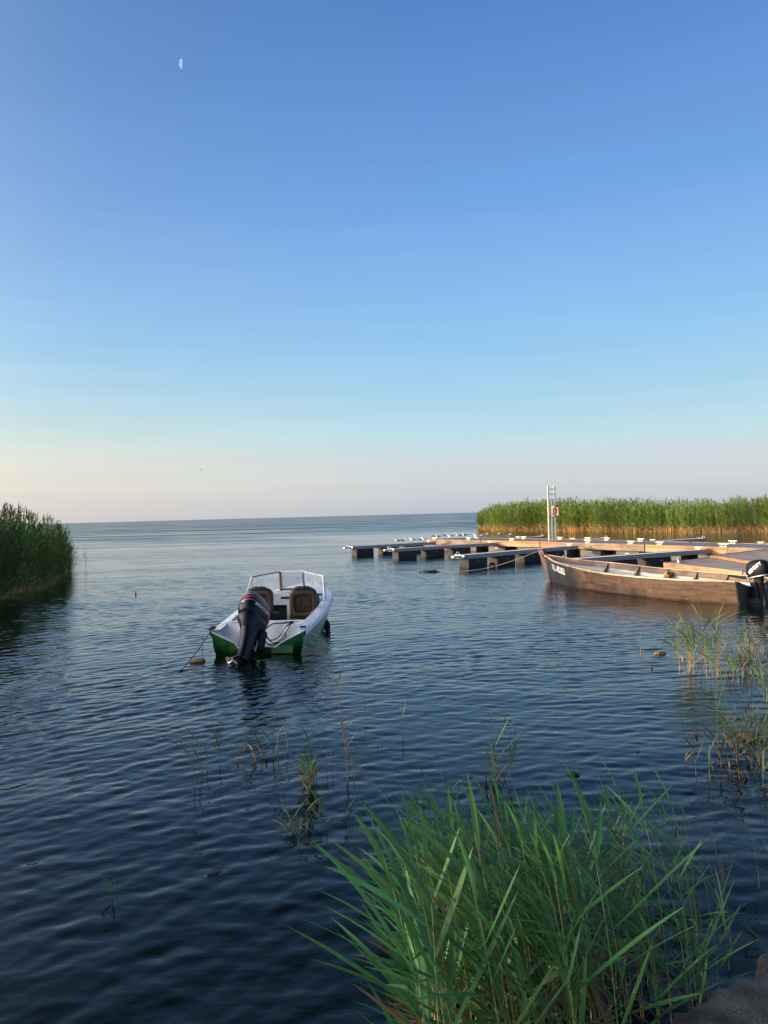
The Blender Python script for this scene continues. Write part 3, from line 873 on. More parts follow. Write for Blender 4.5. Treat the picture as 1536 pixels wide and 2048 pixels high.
    if kind == 'big':
        st = MB(); st.tube([(.06, -.03, -.05), (.10, -.05, -.18), (.085, -.04, -.33)], .011, 8); st.box(.05, .075, -.07, -.02, -.30, -.24, bev=.004)
        st.build('trim_ram', M['steel'], piv, smooth=True)
    else:
        tl = MB(); tl.tube([(0, .10, .20), (-.06, .34, .26), (-.12, .60, .36)], [.035, .028, .022], 10)
        tl.build('tiller', M['black_satin'], piv, smooth=True)
        for s2 in (-1, 1):
            cl = MB(); cl.tube([(s2 * .06, .06, .0), (s2 * .06, .16, .0)], .012, 8); cl.box(s2 * .06 - .04, s2 * .06 + .04, .152, .164, -.012, .012); cl.build('clamp_screw', M['steel'], piv, smooth=True)
        ch_ = MB(); ch_.tube([(-.15, .10, .16), (-.15, .14, .36), (-.20, .16, .40)], .014, 8); ch_.build('shift_lever', M['steel'], piv, smooth=True)
    return piv

# ------------------------------------------------------------------ green and white motorboat
def lerp_tab(tab, y):
    for a, b in zip(tab, tab[1:]):
        if y <= b[0]:
            t = (y - a[0]) / (b[0] - a[0])
            return [p + (q - p) * t for p, q in zip(a, b)]
    return list(tab[-1])
def smooth_tab(tab, y):
    # catmull-rom through the table rows
    i = 0
    while i < len(tab) - 2 and y > tab[i + 1][0]:
        i += 1
    p1, p2 = tab[i], tab[i + 1]; p0 = tab[max(i - 1, 0)]; p3 = tab[min(i + 2, len(tab) - 1)]
    t = (y - p1[0]) / (p2[0] - p1[0]); t = max(0, min(1, t))
    out = []
    for a, b, c, d in zip(p0, p1, p2, p3):
        out.append(0.5 * ((2 * b) + (-a + c) * t + (2 * a - 5 * b + 4 * c - d) * t * t + (-a + 3 * b - 3 * c + d) * t ** 3))
    out[0] = y
    return out
def make_motorboat():
    root = empty('motorboat', (-1.90, 10.84, 0), R(-4.5))
    tag(root, 'small green and white motorboat with windscreen and tilted black outboard, afloat mid-bay', 'motorboat')
    #        y    hwG   zG   hwC   zC    zK
    TB = [(0, .70, .36, .62, -.04, -.16), (1.2, .745, .43, .66, -.03, -.18), (2.2, .735, .51, .63, .0, -.18), (3.0, .64, .57, .50, .06, -.15), (3.8, .38, .62, .24, .20, -.02), (4.35, .03, .65, .02, .50, .35)]
    ys = [4.35 * i / 30 for i in range(31)]
    S = [smooth_tab(TB, y) for y in ys]
    BAND = .095
    h = MB()
    rings = []
    for y, hg, zg, hc, zc, zk in S:
        zb = zg - BAND; kb = (zb - zc) / max(zg - zc, .01)
        xb = hc + (hg - hc) * kb
        mid = (hc + xb) / 2 + .012
        rings.append([Vector((-xb, y, zb)), Vector((-mid, y, (zb + zc) / 2)), Vector((-hc, y, zc)), Vector((0, y, zk)), Vector((hc, y, zc)), Vector((mid, y, (zb + zc) / 2)), Vector((xb, y, zb))])
    h.loft(rings, closed=False)
    _, hg, zg, hc, zc, zk = S[0]
    top = [(-.70, .345), (-.33, .175), (-.285, .115), (.285, .115), (.33, .165), (.70, .345)]
    tr = [(-.70, 0, .345), (-hc, 0, zc), (0, 0, zk), (hc, 0, zc)] + [(x, 0, z) for x, z in top[::-1][:5]]
    h.add([Vector(v) for v in tr] + [Vector(v) + Vector((0, .03, 0)) for v in tr], [tuple(range(len(tr)))] + [(i, (i + 1) % len(tr), (i + 1) % len(tr) + len(tr), i + len(tr)) for i in range(len(tr))])
    hull = h.build('hull', M['green_paint'], root, smooth=True, sharp=30)
    # white topsides band, gunwale, coaming
    d = MB(); rings = []
    for y, hg, zg, hc, zc, zk in S:
        zb = zg - BAND; kb = (zb - zc) / max(zg - zc, .01); xb = hc + (hg - hc) * kb + .006
        dw = min(.14, hg * .8)
        zf = .40 if y > 2.2 else .06
        rings.append((y, xb, zb, hg, zg, dw, zf))
    for sgn in (-1, 1):
        rr = []
        for y, xb, zb, hg, zg, dw, zf in rings:
            inn = max(hg - dw, .0)
            rr.append([Vector((sgn * xb, y, zb)), Vector((sgn * (hg + .012), y, zb + .01)), Vector((sgn * (hg + .022), y, zg - .045)), Vector((sgn * (hg + .012), y, zg - .012)), Vector((sgn * (hg - .015), y, zg + .004)),
                       Vector((sgn * inn, y, zg + .022)), Vector((sgn * inn, y, zg + .010))])
        d.loft(rr, closed=False)
    gun = d.build('gunwale', M['white_paint'], root, smooth=True, sharp=40)
    rb = MB()
    for sgn in (-1, 1):
        rb.tube([(sgn * (S[i][1] + .022), S[i][0], S[i][2] - .062) for i in range(0, 31)], .010, 6)
    rb.build('rubbing_strake', M['white_rail'], root, smooth=True)
    li = MB()
    for sgn in (-1, 1):
        rr = []
        for y, xb, zb, hg, zg, dw, zf in rings:
            if y > 2.5 or y < .38: continue
            inn = hg - dw
            rr.append([Vector((sgn * inn, y, zg + .012)), Vector((sgn * (inn + .02), y, zg - .12)), Vector((sgn * (inn - .02), y, .06))])
        li.loft(rr, closed=False)
    li.build('side_lining', M['white_paint'], root, smooth=True)
    fl = MB().box(-.60, .60, .50, 2.9, .045, .06); fl.build('floor', M['dark_inside'], root)
    # motor well: wings, sump, bulkhead
    for s_ in (-1, 1):
        wv = MB()
        nx = .33; zn = .175 if s_ < 0 else .165
        gridp = []
        for i in range(7):
            u = i / 6
            a = Vector((s_ * .69, 0, .350)).lerp(Vector((s_ * .60, .50, .425)), u)
            b = Vector((s_ * nx, 0, zn)).lerp(Vector((s_ * .31, .50, .405)), u)
            b.z -= .05 * math.sin(math.pi * u) 
            gridp.append([a.lerp(b, j / 5) + Vector((0, 0, -.018 * math.sin(math.pi * j / 5))) for j in range(6)] + [Vector((s_ * .285, b.y, min(b.z - .045, .14 + .25 * u)))])
        wv.loft(gridp, closed=False)
        fillet = [[Vector((s_ * .69, 0, .350)).lerp(Vector((s_ * .60, .50, .425)), i / 6), Vector((s_ * (.70), .5 * i / 6, .372 + .012 * i / 6)), ] for i in range(7)]
        wv.loft(fillet, closed=False)
        wv.build('well_side', M['white_paint'], root, smooth=True, sharp=50)
    ws = MB()
    ws.loft([[Vector((x, y, z)) for x in (-.30, -.1, .1, .30)] for y, z in [(0, .118), (.16, .105), (.30, .12), (.40, .20), (.47, .36), (.50, .412), (.54, .425), (.56, .415), (.565, .05)]], closed=False)
    for s_ in (-1, 1):
        ws.loft([[Vector((s_ * x, y, z)) for x in (.30, .60)] for y, z in [(.495, .412), (.54, .428), (.56, .418), (.565, .05)]], closed=False)
    ws.build('motor_well', M['white_paint'], root, smooth=True, sharp=50)
    tw = MB()
    tw.tube([(-.70, -.008, .350), (-.33, -.008, .178), (-.29, -.008, .10)], [.012, .012, .012], 6); tw.tube([(.70, -.008, .350), (.40, -.008, .205), (.33, -.008, .165), (.27, -.008, .115), (.23, -.008, .108)], [.012, .012, .014, .014, .010], 6)
    tw.tube([(-.29, -.004, .116), (.29, -.004, .116)], .010, 6)
    tw.build('transom_trim', M['white_paint'], root, smooth=True)
    gp = MB().box(.20, .52, -.006, 0, .02, .13, bev=.002); gp.build('repair_patch', M['green_paint'], root)
    # foredeck
    fd = MB(); rings = []
    for i in range(14):
        y = 2.25 + (4.33 - 2.25) * i / 13
        _, hg, zg, *_r = smooth_tab(TB, y)
        inn = max(hg - .13, .005); cr_ = .135 * (1 - i / 13) ** .8 + .005
        rings.append([Vector((inn * u, y, zg + .020 + cr_ * (1 - u * u) ** .75)) for u in [-1, -.8, -.55, -.25, 0, .25, .55, .8, 1]])
    fd.loft(rings, closed=False)
    fd.build('foredeck', M['white_paint'], root, smooth=True)
    # dash bulkhead: white band on top, white post, dark panel behind in place of the cuddy's shade
    _, hg, zg, *_r = smooth_tab(TB, 2.25)
    inn = hg - .13
    db = MB()
    topz = [Vector((inn * u, 2.24, zg + .022 + .135 * (1 - u * u) ** .75)) for u in [-1, -.8, -.55, -.25, 0, .25, .55, .8, 1]]
    low = [Vector((v.x, 2.24, .455)) for v in topz]
    db.loft([topz, low, [v + Vector((0, .03, 0)) for v in low]], closed=False)
    db.box(-.035, .015, 2.235, 2.27, .06, .457); db.box(-inn, -.52, 2.236, 2.27, .06, .457); db.box(.50, inn, 2.236, 2.27, .06, .457)
    db.build('dashboard', M['white_paint'], root, smooth=True)
    dk = MB().box(-.52, .50, 2.32, 2.36, .06, .56); dk.build('cuddy_dark_panel', M['dark_inside'], root)
    MB().box(-.14, .02, 2.225, 2.236, .565, .60, bev=.003).build('dash_fitting', M['black_satin'], root)
    MB().box(.20, .23, 2.222, 2.236, .515, .535, bev=.003).build('dash_fitting', M['black_satin'], root)
    sw = MB(); sw.box(.515, .545, 2.10, 2.235, .36, .64, bev=.004); sw.box(.47, .60, 2.14, 2.22, .63, .65, bev=.004); sw.build('grab_post', M['black_satin'], root)
    whl = MB(); whl.ring((.36, 2.10, .50), .15, .012, n=28); whl.tube([(.22, 2.1, .5), (.5, 2.1, .5)], .01, 6); whl.tube([(.36, 2.1, .5), (.36, 2.22, .5)], .016, 6)
    whl.build('steering_wheel', M['black_satin'], root, smooth=True)
    # windscreen
    wsr = empty('windscreen', (0, 0, 0), 0, root)
    B = [Vector((-.66, 2.22, .60)), Vector((-.215, 2.62, .665)), Vector((.215, 2.62, .665)), Vector((.66, 2.22, .60))]
    T = [Vector((-.635, 2.17, .965)), Vector((-.205, 2.53, 1.02)), Vector((.205, 2.53, 1.02)), Vector((.635, 2.17, .96))]
    A0 = [Vector((-.70, 1.86, .56)), Vector((.70, 1.86, .56))]
    for i in range(3):
        b0, b1, t1, t0 = B[i], B[i + 1], T[i + 1], T[i]
        nrm = (b1 - b0).cross(t0 - b0).normalized() * .004
        q = MB().add([b0, b1, t1, t0, b0 + nrm, b1 + nrm, t1 + nrm, t0 + nrm], [(0, 1, 2, 3), (7, 6, 5, 4), (0, 4, 5, 1), (1, 5, 6, 2), (2, 6, 7, 3), (3, 7, 4, 0)])
        q.build('windscreen_pane', M['glass'], wsr)
    for k, sgn in ((0, -1), (3, 1)):
        a, b, c = A0[0 if sgn < 0 else 1], B[k], T[k]
        o_ = Vector((.003, 0, 0))
        MB().add([a - o_, b - o_, c - o_, a + o_, b + o_, c + o_], [(0, 1, 2), (5, 4, 3), (0, 3, 4, 1), (1, 4, 5, 2), (2, 5, 3, 0)]).build('windscreen_pane', M['glass'], wsr)
    f_ = MB()
    f_.tube(T[:2], .009, 6); 
    f_.build('top_rail', M['rope_dark'], wsr, smooth=True)
    f_ = MB(); f_.tube([T[1], T[2], T[3]], .010, 6); f_.tube([T[3] + Vector((0, 0, .008)), B[3] + Vector((0, 0, -.05))], .020, 8); f_.tube([T[3], A0[1]], .012, 6)
    f_.build('white_frame', M['white_rail'], wsr, smooth=True)
    f_ = MB(); f_.tube([T[0] + Vector((0, 0, .004)), A0[0]], .015, 6); f_.build('white_frame', M['white_rail'], wsr, smooth=True)
    f_ = MB(); f_.tube([T[0], B[0]], .008, 6)
    for k in (1, 2):
        w_ = .026 if k == 1 else .016
        m_ = frame_m(B[k], (1, 0, 0), (T[k] - B[k]))
        f_.box(-w_, w_, -.012, .012, 0, (T[k] - B[k]).length, m_)
    f_.box(-.19, .19, -.014, .014, 0, .045, frame_m(B[1].lerp(B[2], .5), (1, 0, 0), (T[1] - B[1])))
    f_.tube([B[0] + Vector((0, -.01, 0)), B[1] + Vector((0, -.01, 0)),], .010, 6); f_.tube([B[2] + Vector((0, -.01, 0)), B[3] + Vector((0, -.01, 0))], .010, 6)
    f_.build('wooden_frame', M['brown_wood'], wsr)
    # seats
    def rr(x0, x1, z0, z1, y, rad, n=6):
        out = []
        for cx, cz, a0 in ((x1 - rad, z1 - rad, 0), (x0 + rad, z1 - rad, 90), (x0 + rad, z0 + rad, 180), (x1 - rad, z0 + rad, 270)):
            for k in range(n + 1):
                a = R(a0 + 90 * k / n)
                out.append(Vector((cx + rad * math.cos(a), y, cz + rad * math.sin(a))))
        return out
    def seat(x, y, rz_):
        st = empty('seat', (x, y, 0), rz_, root)
        b = MB()
        b.loft([rr(-.145, .145, .42, .68, .055, .05), rr(-.155, .155, .40, .69, .01, .06), rr(-.165, .165, .385, .70, .0, .07), rr(-.205, .205, .345, .775, .0, .09), rr(-.228, .228, .325, .80, .03, .10), rr(-.235, .235, .32, .805, .075, .10), rr(-.215, .215, .33, .79, .125, .10), rr(-.15, .15, .38, .73, .13, .08)])
        b.build('backrest', M['seat'], st, smooth=True, sharp=60)
        b = MB(); b.box(-.13, .13, .035, .056, .43, .60, bev=.01); b.tube([(-.15, .03, .56), (-.08, .02, .515), (0, .018, .505), (.08, .02, .515), (.15, .03, .56)], .012, 6); b.box(-.10, -.045, .022, .04, .46, .655, bev=.008)
        b.build('pocket', M['seat_dark'], st, smooth=True)
        b = MB(); b.tube([(-.17, .04, .775), (-.09, .02, .808), (.09, .02, .808), (.17, .04, .775)], [.03, .036, .036, .03], 10); b.tube([(-.06, .0, .83), (-.03, .0, .845)], .016, 6); b.tube([(.03, .0, .845), (.06, .0, .83)], .016, 6)
        b.build('head_roll', M['seat_dark'], st, smooth=True)
        b = MB(); b.box(-.22, .22, .10, .52, .27, .37, bev=.03); b.build('cushion', M['seat_dark'], st, smooth=True)
        b = MB(); b.box(-.05, .05, .25, .35, .06, .27); b.build('pedestal', M['dark_inside'], st)
    seat(.385, 1.55, R(2)); seat(-.375, 1.60, R(-3))
    piv = outboard(root, Vector((-.01, -.05, .27)), -47, -27, .95, 'big')
    # control cables looped over the well
    cb = MB()
    def loop(p, r=.008):
        pts = []
        P = [Vector(q) for q in p]
        P = [P[0]] + P + [P[-1]]
        for i in range(1, len(P) - 2):
            for k in range(8):
                t = k / 8
                pts.append(0.5 * ((2 * P[i]) + (P[i + 1] - P[i - 1]) * t + (2 * P[i - 1] - 5 * P[i] + 4 * P[i + 1] - P[i + 2]) * t * t + (3 * P[i] - P[i - 1] - 3 * P[i + 1] + P[i + 2]) * t ** 3))
        pts.append(P[-2])
        cb.tube(pts, r, 6)
    loop([(.10, .12, .36), (.20, .14, .43), (.32, .26, .42), (.42, .40, .405)], .010)
    loop([(.10, .10, .28), (.18, .06, .20), (.30, .12, .25), (.36, .28, .36), (.43, .40, .40)])
    loop([(.10, .08, .26), (.22, .04, .165), (.34, .10, .22), (.42, .37, .39)])
    loop([(.08, .05, .22), (.16, .03, .15), (.30, .02, .17), (.40, .08, .235), (.36, .18, .28)])
    loop([(.05, .03, .18), (.2, .0, .135), (.34, .01, .175)], .007)
    cb.box(.40, .455, .385, .425, .385, .43, bev=.012)
    cb.build('control_cables', M['black_rubber'], root, smooth=True)
    ck = MB()
    for (x, y, z) in ((.655, .12, .385),):
        ck.tube([(x - .03, y - .05, z), (x + .03, y + .05, z)], .010, 6); ck.tube([(x - .035, y + .02, z), (x + .035, y - .02, z)], .010, 6)
    MB().tube([(.70, 1.25, .40), (.715, 1.29, .40)], .012, 6).build('bolt', M['black_satin'], root)
    ck.build('cleat', M['black_satin'], root, smooth=True)
    kn = MB(); kn.ring((-.69, .07, .385), .03, .012, n=12, k=6); kn.tube([(-.73, .02, .375), (-.66, .10, .40)], .016, 6); kn.build('cleat', M['rope_dark'], root, smooth=True)
    return root
boat = make_motorboat()
bt = boat.location
# black fender on the far side of the motorboat
f_ = MB(); f_.loft([[Vector((r * math.cos(a), r * math.sin(a), z)) for a in [2 * math.pi * k / 14 for k in range(14)]] for z, r in [(.30, .01), (.29, .02), (.26, .025), (.23, .055), (.10, .06), (.04, .05), (.01, .02)]])
f_.tube([(0, 0, .30), (-.03, 0, .42)], .006, 6)
fo = f_.build('fender', M['black_rubber'], None, smooth=True); fo.location = (-1.04, 12.95, -.04); fo.scale = (.8, .8, .75)
tag(fo, 'black rubber fender hanging against the right side of the green motorboat', 'fender')
# mooring line into the water and its float
p0 = Vector((-2.59, 10.93, .375)); p1 = Vector((-2.80, 9.62, -.05))
mr_ = MB(); mr_.tube([p0.lerp(p1, t) + Vector((0, 0, -.05 * math.sin(math.pi * t))) for t in [i / 12 for i in range(13)]], .008, 6)
tag(mr_.build('mooring_rope', M['rope_dark'], None, smooth=True), 'thin dark rope from the green motorboat stern corner slanting into the water', 'rope')
bf = MB(); bf.loft([[Vector((x, r * math.cos(a), r * 0.75 * math.sin(a))) for a in [2 * math.pi * k / 12 for k in range(12)]] for x, r in [(-.11, .01), (-.085, .035), (-.04, .052), (.02, .058), (.07, .05), (.10, .03), (.11, .01)]])
bo = bf.build('mooring_float', M['float_brown'], None, smooth=True); bo.location = (-2.68, 10.42, .015); bo.rotation_euler = (0, 0, R(12))
ln = MB(); ln.tube([(.07, 0, .03), (.075, .02, .32)], .005, 6); ln.build('line', M['rope'], bo)
tag(bo, 'brown weathered net float on the water beside the motorboat mooring rope', 'float')

# ------------------------------------------------------------------ old wooden boat
def make_wooden_boat():
    hx, hy = -.462, .887
    root = empty('wooden_boat', (7.50, 15.10, 0), math.atan2(-hx, hy))
    tag(root, 'long weathered brown wooden rowing boat with dark shaded bow and outboard, moored beside the pontoons', 'wooden boat')
    #      s   hwTop zTop hwWL
    TB = [(0, .55, .47, .44), (1.0, .86, .455, .76), (2.2, 1.00, .46, .90), (3.4, .97, .485, .84), (4.6, .76, .56, .62), (5.7, .40, .63, .28), (6.62, .03, .75, .02)]
    n = 40
    ss = [6.62 * i / n for i in range(n + 1)]
    S = [smooth_tab(TB, s) for s in ss]
    def rake(s, z):     # the stem leans forward
        k = max(0, (s - 4.8) / 1.82)
        return s - k * k * (0.42 * (1 - max(z, -.1) / .86))
    h = MB(); rings = []
    for s, ht, zt, hw in S:
        L_ = []
        for sg in (-1, 1):
            pts = []
            for z in (zt, zt - .108, zt - .112, zt * .5, .05, -.12):
                u = (z - (-.12)) / (zt + .12)
                x = (hw * .93) + (ht - hw * .93) * u ** .85
                x += (.012 if z >= zt - .109 else 0)
                pts.append(Vector((sg * x, rake(s, z), z)))
            L_ = L_ + (pts if sg < 0 else pts[::-1])
        rings.append(L_)
    h.loft(rings, closed=False)
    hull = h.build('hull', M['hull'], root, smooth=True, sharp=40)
    # inner skin
    h = MB()
    for sg in (-1, 1):
        rr_ = []
        for s, ht, zt, hw in S[:-2]:
            rr_.append([Vector((sg * max((hw * .93 + (ht - hw * .93) * ((z + .12) / (zt + .12)) ** .85) - .035, .01), rake(s, z) - (.03 if s > 5 else 0), z)) for z in (zt - .13, zt * .5, .09)])
        h.loft(rr_, closed=False)
    h.build('inner_planking', M['inner_paint'], root, smooth=True)
    h = MB()
    for sg in (-1, 1):
        rr_ = []
        for s, ht, zt, hw in S[:-1]:
            f = lambda z: max((hw * .93 + (ht - hw * .93) * ((z + .12) / (zt + .12)) ** .85), .012)
            rr_.append([Vector((sg * (f(zt - .13) - .012), rake(s, zt - .13), zt - .13)), Vector((sg * (f(zt - .13) - .055), rake(s, zt - .13), zt - .13)), Vector((sg * (f(zt) - .05), rake(s, zt), zt - .005)), Vector((sg * (f(zt) - .008), rake(s, zt), zt - .005))])
        h.loft(rr_, closed=True, cap=True)
    h.build('sheer_strake', M['inner_strake'], root, smooth=False)
    h = MB()
    for sg in (-1, 1):
        rr_ = []
        for s, ht, zt, hw in S[:-1]:
            w_ = .042 if s < 5 else .042 - .022 * (s - 5) / 1.6
            rr_.append([Vector((sg * (ht - w_), rake(s, zt), zt + .004)), Vector((sg * (ht - w_), rake(s, zt), zt + .022)), Vector((sg * (ht + .018), rake(s, zt), zt + .020)), Vector((sg * (ht + .018), rake(s, zt), zt - .010))])
        h.loft(rr_, closed=True, cap=True)
    h.build('gunwale', M['rail_wood'], root)
    fl = MB(); prev = None
    rr_ = [[Vector((-hw * .85, s, .075)), Vector((0, s, .07)), Vector((hw * .85, s, .075))] for s, ht, zt, hw in S if .05 < s < 5.6]
    fl.loft(rr_, closed=False); fl.build('bottom_boards', M['inner_strake'], root)
    for s in (.35, 1.25, 2.15, 3.0, 3.85, 4.75):
        _, ht, zt, hw = smooth_tab(TB, s)
        for sg in (-1, 1):
            r_ = MB()
            xt = sg * (ht - .05); xb = sg * (hw * .93 - .03)
            for (a, b) in (((xt, zt - .01), (xb, .09)),):
                w_ = .028
                r_.add([(a[0], s - w_, a[1]), (a[0], s + w_, a[1]), (b[0], s + w_, b[1]), (b[0], s - w_, b[1]),
                        (a[0] - sg * .035, s - w_, a[1]), (a[0] - sg * .035, s + w_, a[1]), (b[0] - sg * .13, s + w_, b[1]), (b[0] - sg * .13, s - w_, b[1])],
                       [(0, 1, 2, 3), (7, 6, 5, 4), (0, 4, 5, 1), (1, 5, 6, 2), (2, 6, 7, 3), (3, 7, 4, 0)])
            r_.build('rib', M['inner_strake'], root)
    tw = MB().box(-.80, .80, 2.55, 2.80, .25, .285, bev=.006); tw.build('thwart', M['inner_strake'], root)
    ob = MB().box(.72, .90, 2.84, 2.94, .27, .43, bev=.01).box(.72, .80, 2.8, 2.9, .27, .37, bev=.01); ob.build('oarlock_block', M['fascia'], root)
    # transom, dipped in the middle for the motor
    tz = [(-.55, .47), (-.35, .40), (-.16, .345), (.16, .345), (.35, .40), (.55, .47)]
    tp = [Vector((-.44, -.015, -.1)), Vector((.44, -.015, -.1))] + [Vector((x, -.015, z)) for x, z in tz[::-1]]
    tb = [v + Vector((0, .04, 0)) for v in tp]
    n_ = len(tp)
    MB().add(tp + tb, [tuple(range(n_)), tuple(range(n_, 2 * n_))[::-1]] + [(i, (i + 1) % n_, (i + 1) % n_ + n_, i + n_) for i in range(n_)]).build('transom', M['transom_shade'], root)
    tc_ = MB()
    for a, b in zip(tz, tz[1:]):
        tc_.add([(a[0], -.03, a[1]), (b[0], -.03, b[1]), (b[0], .04, b[1]), (a[0], .04, a[1]), (a[0], -.03, a[1] + .016), (b[0], -.03, b[1] + .016), (b[0], .04, b[1] + .016), (a[0], .04, a[1] + .016)],
                [(0, 3, 2, 1), (4, 5, 6, 7), (0, 1, 5, 4), (1, 2, 6, 5), (2, 3, 7, 6), (3, 0, 4, 7)])
    tc_.build('transom_cap', M['rail_wood'], root)
    rg = MB(); rg.ring((.33, -.03, .30), .035, .007, n=16, k=6); rg.build('ring_bolt', M['steel'], root, smooth=True)
    # stem post
    st = MB()
    st.add([(-.035, 6.20, -.12), (.035, 6.20, -.12), (.03, 6.30, -.12), (-.03, 6.30, -.12), (-.05, 6.52, .90), (.05, 6.52, .90), (.035, 6.75, .91), (-.035, 6.75, .91)],
           [(0, 3, 2, 1), (4, 5, 6, 7), (0, 1, 5, 4), (1, 2, 6, 5), (2, 3, 7, 6), (3, 0, 4, 7)])
    st.build('stem_post', M['inner_strake'], root)
    wr = MB(); 
    for z in (.77, .795, .82): wr.ring((0, 0, 0), .075, .012, n=14, k=6, m=Matrix.Translation((0, 6.62, z)) @ Matrix.Rotation(R(90), 4, 'X'))
    wr.build('rope_turns', M['rope'], root, smooth=True)
    t = bvh_of(hull)
    text_mesh('registration_number', 'KL-8282', .24, M['letters'], root, frame_m((-.40, 5.42, .42), (0, -1, -.10), (-1, 0.25, .05)), t, off=.006, bold=.004, stretch=1.05)
    outboard(root, Vector((.04, -.06, .36)), -14, 6, .86, 'small')
    return root
wb = make_wooden_boat()
bow = wb.matrix_world
bpy.context.view_layer.update()
bowp = wb.matrix_world @ Vector((0, 6.68, .88))
# bow line running out to a floating branch
pA = Vector((1.75, 25.3, .03))
rp = MB(); rp.tube([bowp.lerp(pA, i / 24) + Vector((0, 0, -.22 * math.sin(math.pi * i / 24) ** 1)) for i in range(25)], .008, 6)
tag(rp.build('bow_rope', M['rope'], None, smooth=True), 'long grey rope from the wooden boat bow sagging out to a dark floating branch', 'rope')
br = MB()
br.tube([(-.62, .02, .01), (-.3, 0, .05), (0, 0, .06), (.2, .02, .04), (.34, 0, .02)], [.012, .035, .055, .045, .02], 7)
br.tube([(-.1, 0, .04), (-.35, .05, .10), (-.50, .06, .09)], [.03, .02, .008], 6); br.tube([(.05, 0, .06), (.1, .03, .13), (.22, .04, .14)], [.03, .02, .01], 6)
bo = br.build('floating_branch', M['weed_dark'], None, smooth=True); bo.location = (1.60, 25.3, 0); bo.scale = (.75, .75, .6)
tag(bo, 'dark branch floating at the far end of the wooden boat bow rope', 'branch')
fr = MB(); fr.ring((0, 0, .05), .10, .05, n=20, k=10, m=Matrix.Rotation(R(15), 4, 'Z'))
fo = fr.build('tyre_fender', M['black_rubber'], None, smooth=True); fo.location = (3.78, 26.3, 0.02)
tag(fo, 'small black ring floating between the pontoon floats near the bow of the wooden boat', 'fender')

# ------------------------------------------------------------------ pontoons
DZ = .55
def cleat_mb(x, y, z, rz_=0, s=1.0):
    m = Matrix.Translation((x, y, z)) @ Matrix.Rotation(rz_, 4, 'Z') @ Matrix.Scale(s, 4)
    b = MB(); b.tube([(-.17, 0, .095), (-.09, 0, .085), (.09, 0, .085), (.17, 0, .095)], [.014, .022, .022, .014], 8, m=m)
    b.tube([(-.06, 0, 0), (-.06, 0, .085)], .02, 8, m=m); b.tube([(.06, 0, 0), (.06, 0, .085)], .02, 8, m=m); b.box(-.12, .12, -.04, .04, 0, .015, m)
    return b
def pontoon_section(A, B, width, mats, label, cleats, floats=True):
    A = Vector(A).to_3d(); B = Vector(B).to_3d(); d = B - A; L_ = d.length
    root = empty('pontoon_section', A, math.atan2(d.y, d.x))     # local x along, local -y across (away to the right)
    tag(root, label, 'pontoon', 'walkway pontoon sections')
    dk = MB(); x = .03; k = 0
    while x < L_ - .03:
        w_ = min(.145, L_ - .02 - x)
        dk.box(x, x + w_ - .012, -width + .02, -.02, DZ - .035, DZ + .003 * ((k * 7) % 3 - 1))
        x += .145; k += 1
    dk.build('deck', M['deck_grey'], root)
    for yy in (0, -width):
        y0, y1 = (yy - .035, yy + .012) if yy == 0 else (yy - .012, yy + .035)
        x = 0.02; i = 0
        while x < L_ - .02:
            ln_ = min(4.1, L_ - .02 - x)
            if L_ - .02 - (x + ln_) < .6: ln_ = L_ - .02 - x
            mm = mats[i % len(mats)]
            MB().box(x, x + ln_ - .012, y0, y1, DZ - .085, DZ + .02, bev=.005).build('edge_board', M[mm[0]], root)
            MB().box(x, x + ln_ - .012, y0 + .004, y1 - .006, DZ - .255, DZ - .092, bev=.005).build('fascia_board', M[mm[1]], root)
            x += ln_; i += 1
    for xe in (0.0, L_ - .05):
        MB().box(xe + .01, xe + .04, -width + .05, -.05, DZ - .25, DZ - .04).build('end_beam', M['inner_strake'], root)
    if floats:
        nf = max(2, int(L_ / 1.95))
        for i in range(nf):
            xc = L_ * (i + .5) / nf
            fb = MB()
            fb.box(xc - .62, xc + .62, -.82, -.12, -.30, DZ - .27, bev=.05)
            fb.box(xc - .62, xc + .62, -width + .12, -width + .82, -.30, DZ - .27, bev=.05)
            f = fb.build('float', M['concrete_float'], root, smooth=True)
            MB().box(xc - .10, xc + .10, -.125, -.112, .17, .195, bev=.004).build('float_slot', M['letters'], f)
    for (cx, cy, rz_) in cleats:
        cleat_mb(cx, -cy, DZ + .005, rz_, 1.15).build('cleat', M['cream'], root, smooth=True)
    return root
P = [(15.6, 18.3), (10.15, 28.9), (7.22, 34.45), (4.92, 37.9), (2.25, 41.35)]
WD = 2.6
LBL = ['nearest long walkway pontoon with weathered brown edge boards, running off the right frame edge',
       'walkway pontoon with pale timber edge boards right of the white ladder tower',
       'walkway pontoon with orange edge boards just left of the white ladder tower',
       'farthest walkway pontoon, its worn deck crowded with gulls']
MT = [[('fascia', 'fascia'), ('fascia_old', 'fascia_old'), ('fascia', 'fascia_pale'), ('fascia_old', 'fascia_pale')],
      [('fascia_old', 'fascia_old'), ('fascia', 'fascia_pale')], [('fascia', 'fascia_pale')], [('fascia_old', 'fascia_old'), ('fascia', 'fascia_pale')]]
CL = [[(3.5, .25, 0), (6.5, 2.3, 0), (8.6, .3, .2), (9.8, 2.35, 0), (11.4, .25, 0)], [(1.0, .3, 0), (2.4, 2.35, 0), (3.4, .25, 0), (5.6, 2.3, .1), (4.4, 2.35, 0)],
      [(.9, 2.3, 0), (2.2, .3, 0), (3.4, 2.3, 0)], [(1.2, .3, 0), (2.6, 2.3, 0), (3.9, .3, 0)]]
for i in range(4):
    pontoon_section(P[i], P[i + 1], WD, MT[i], LBL[i], CL[i])

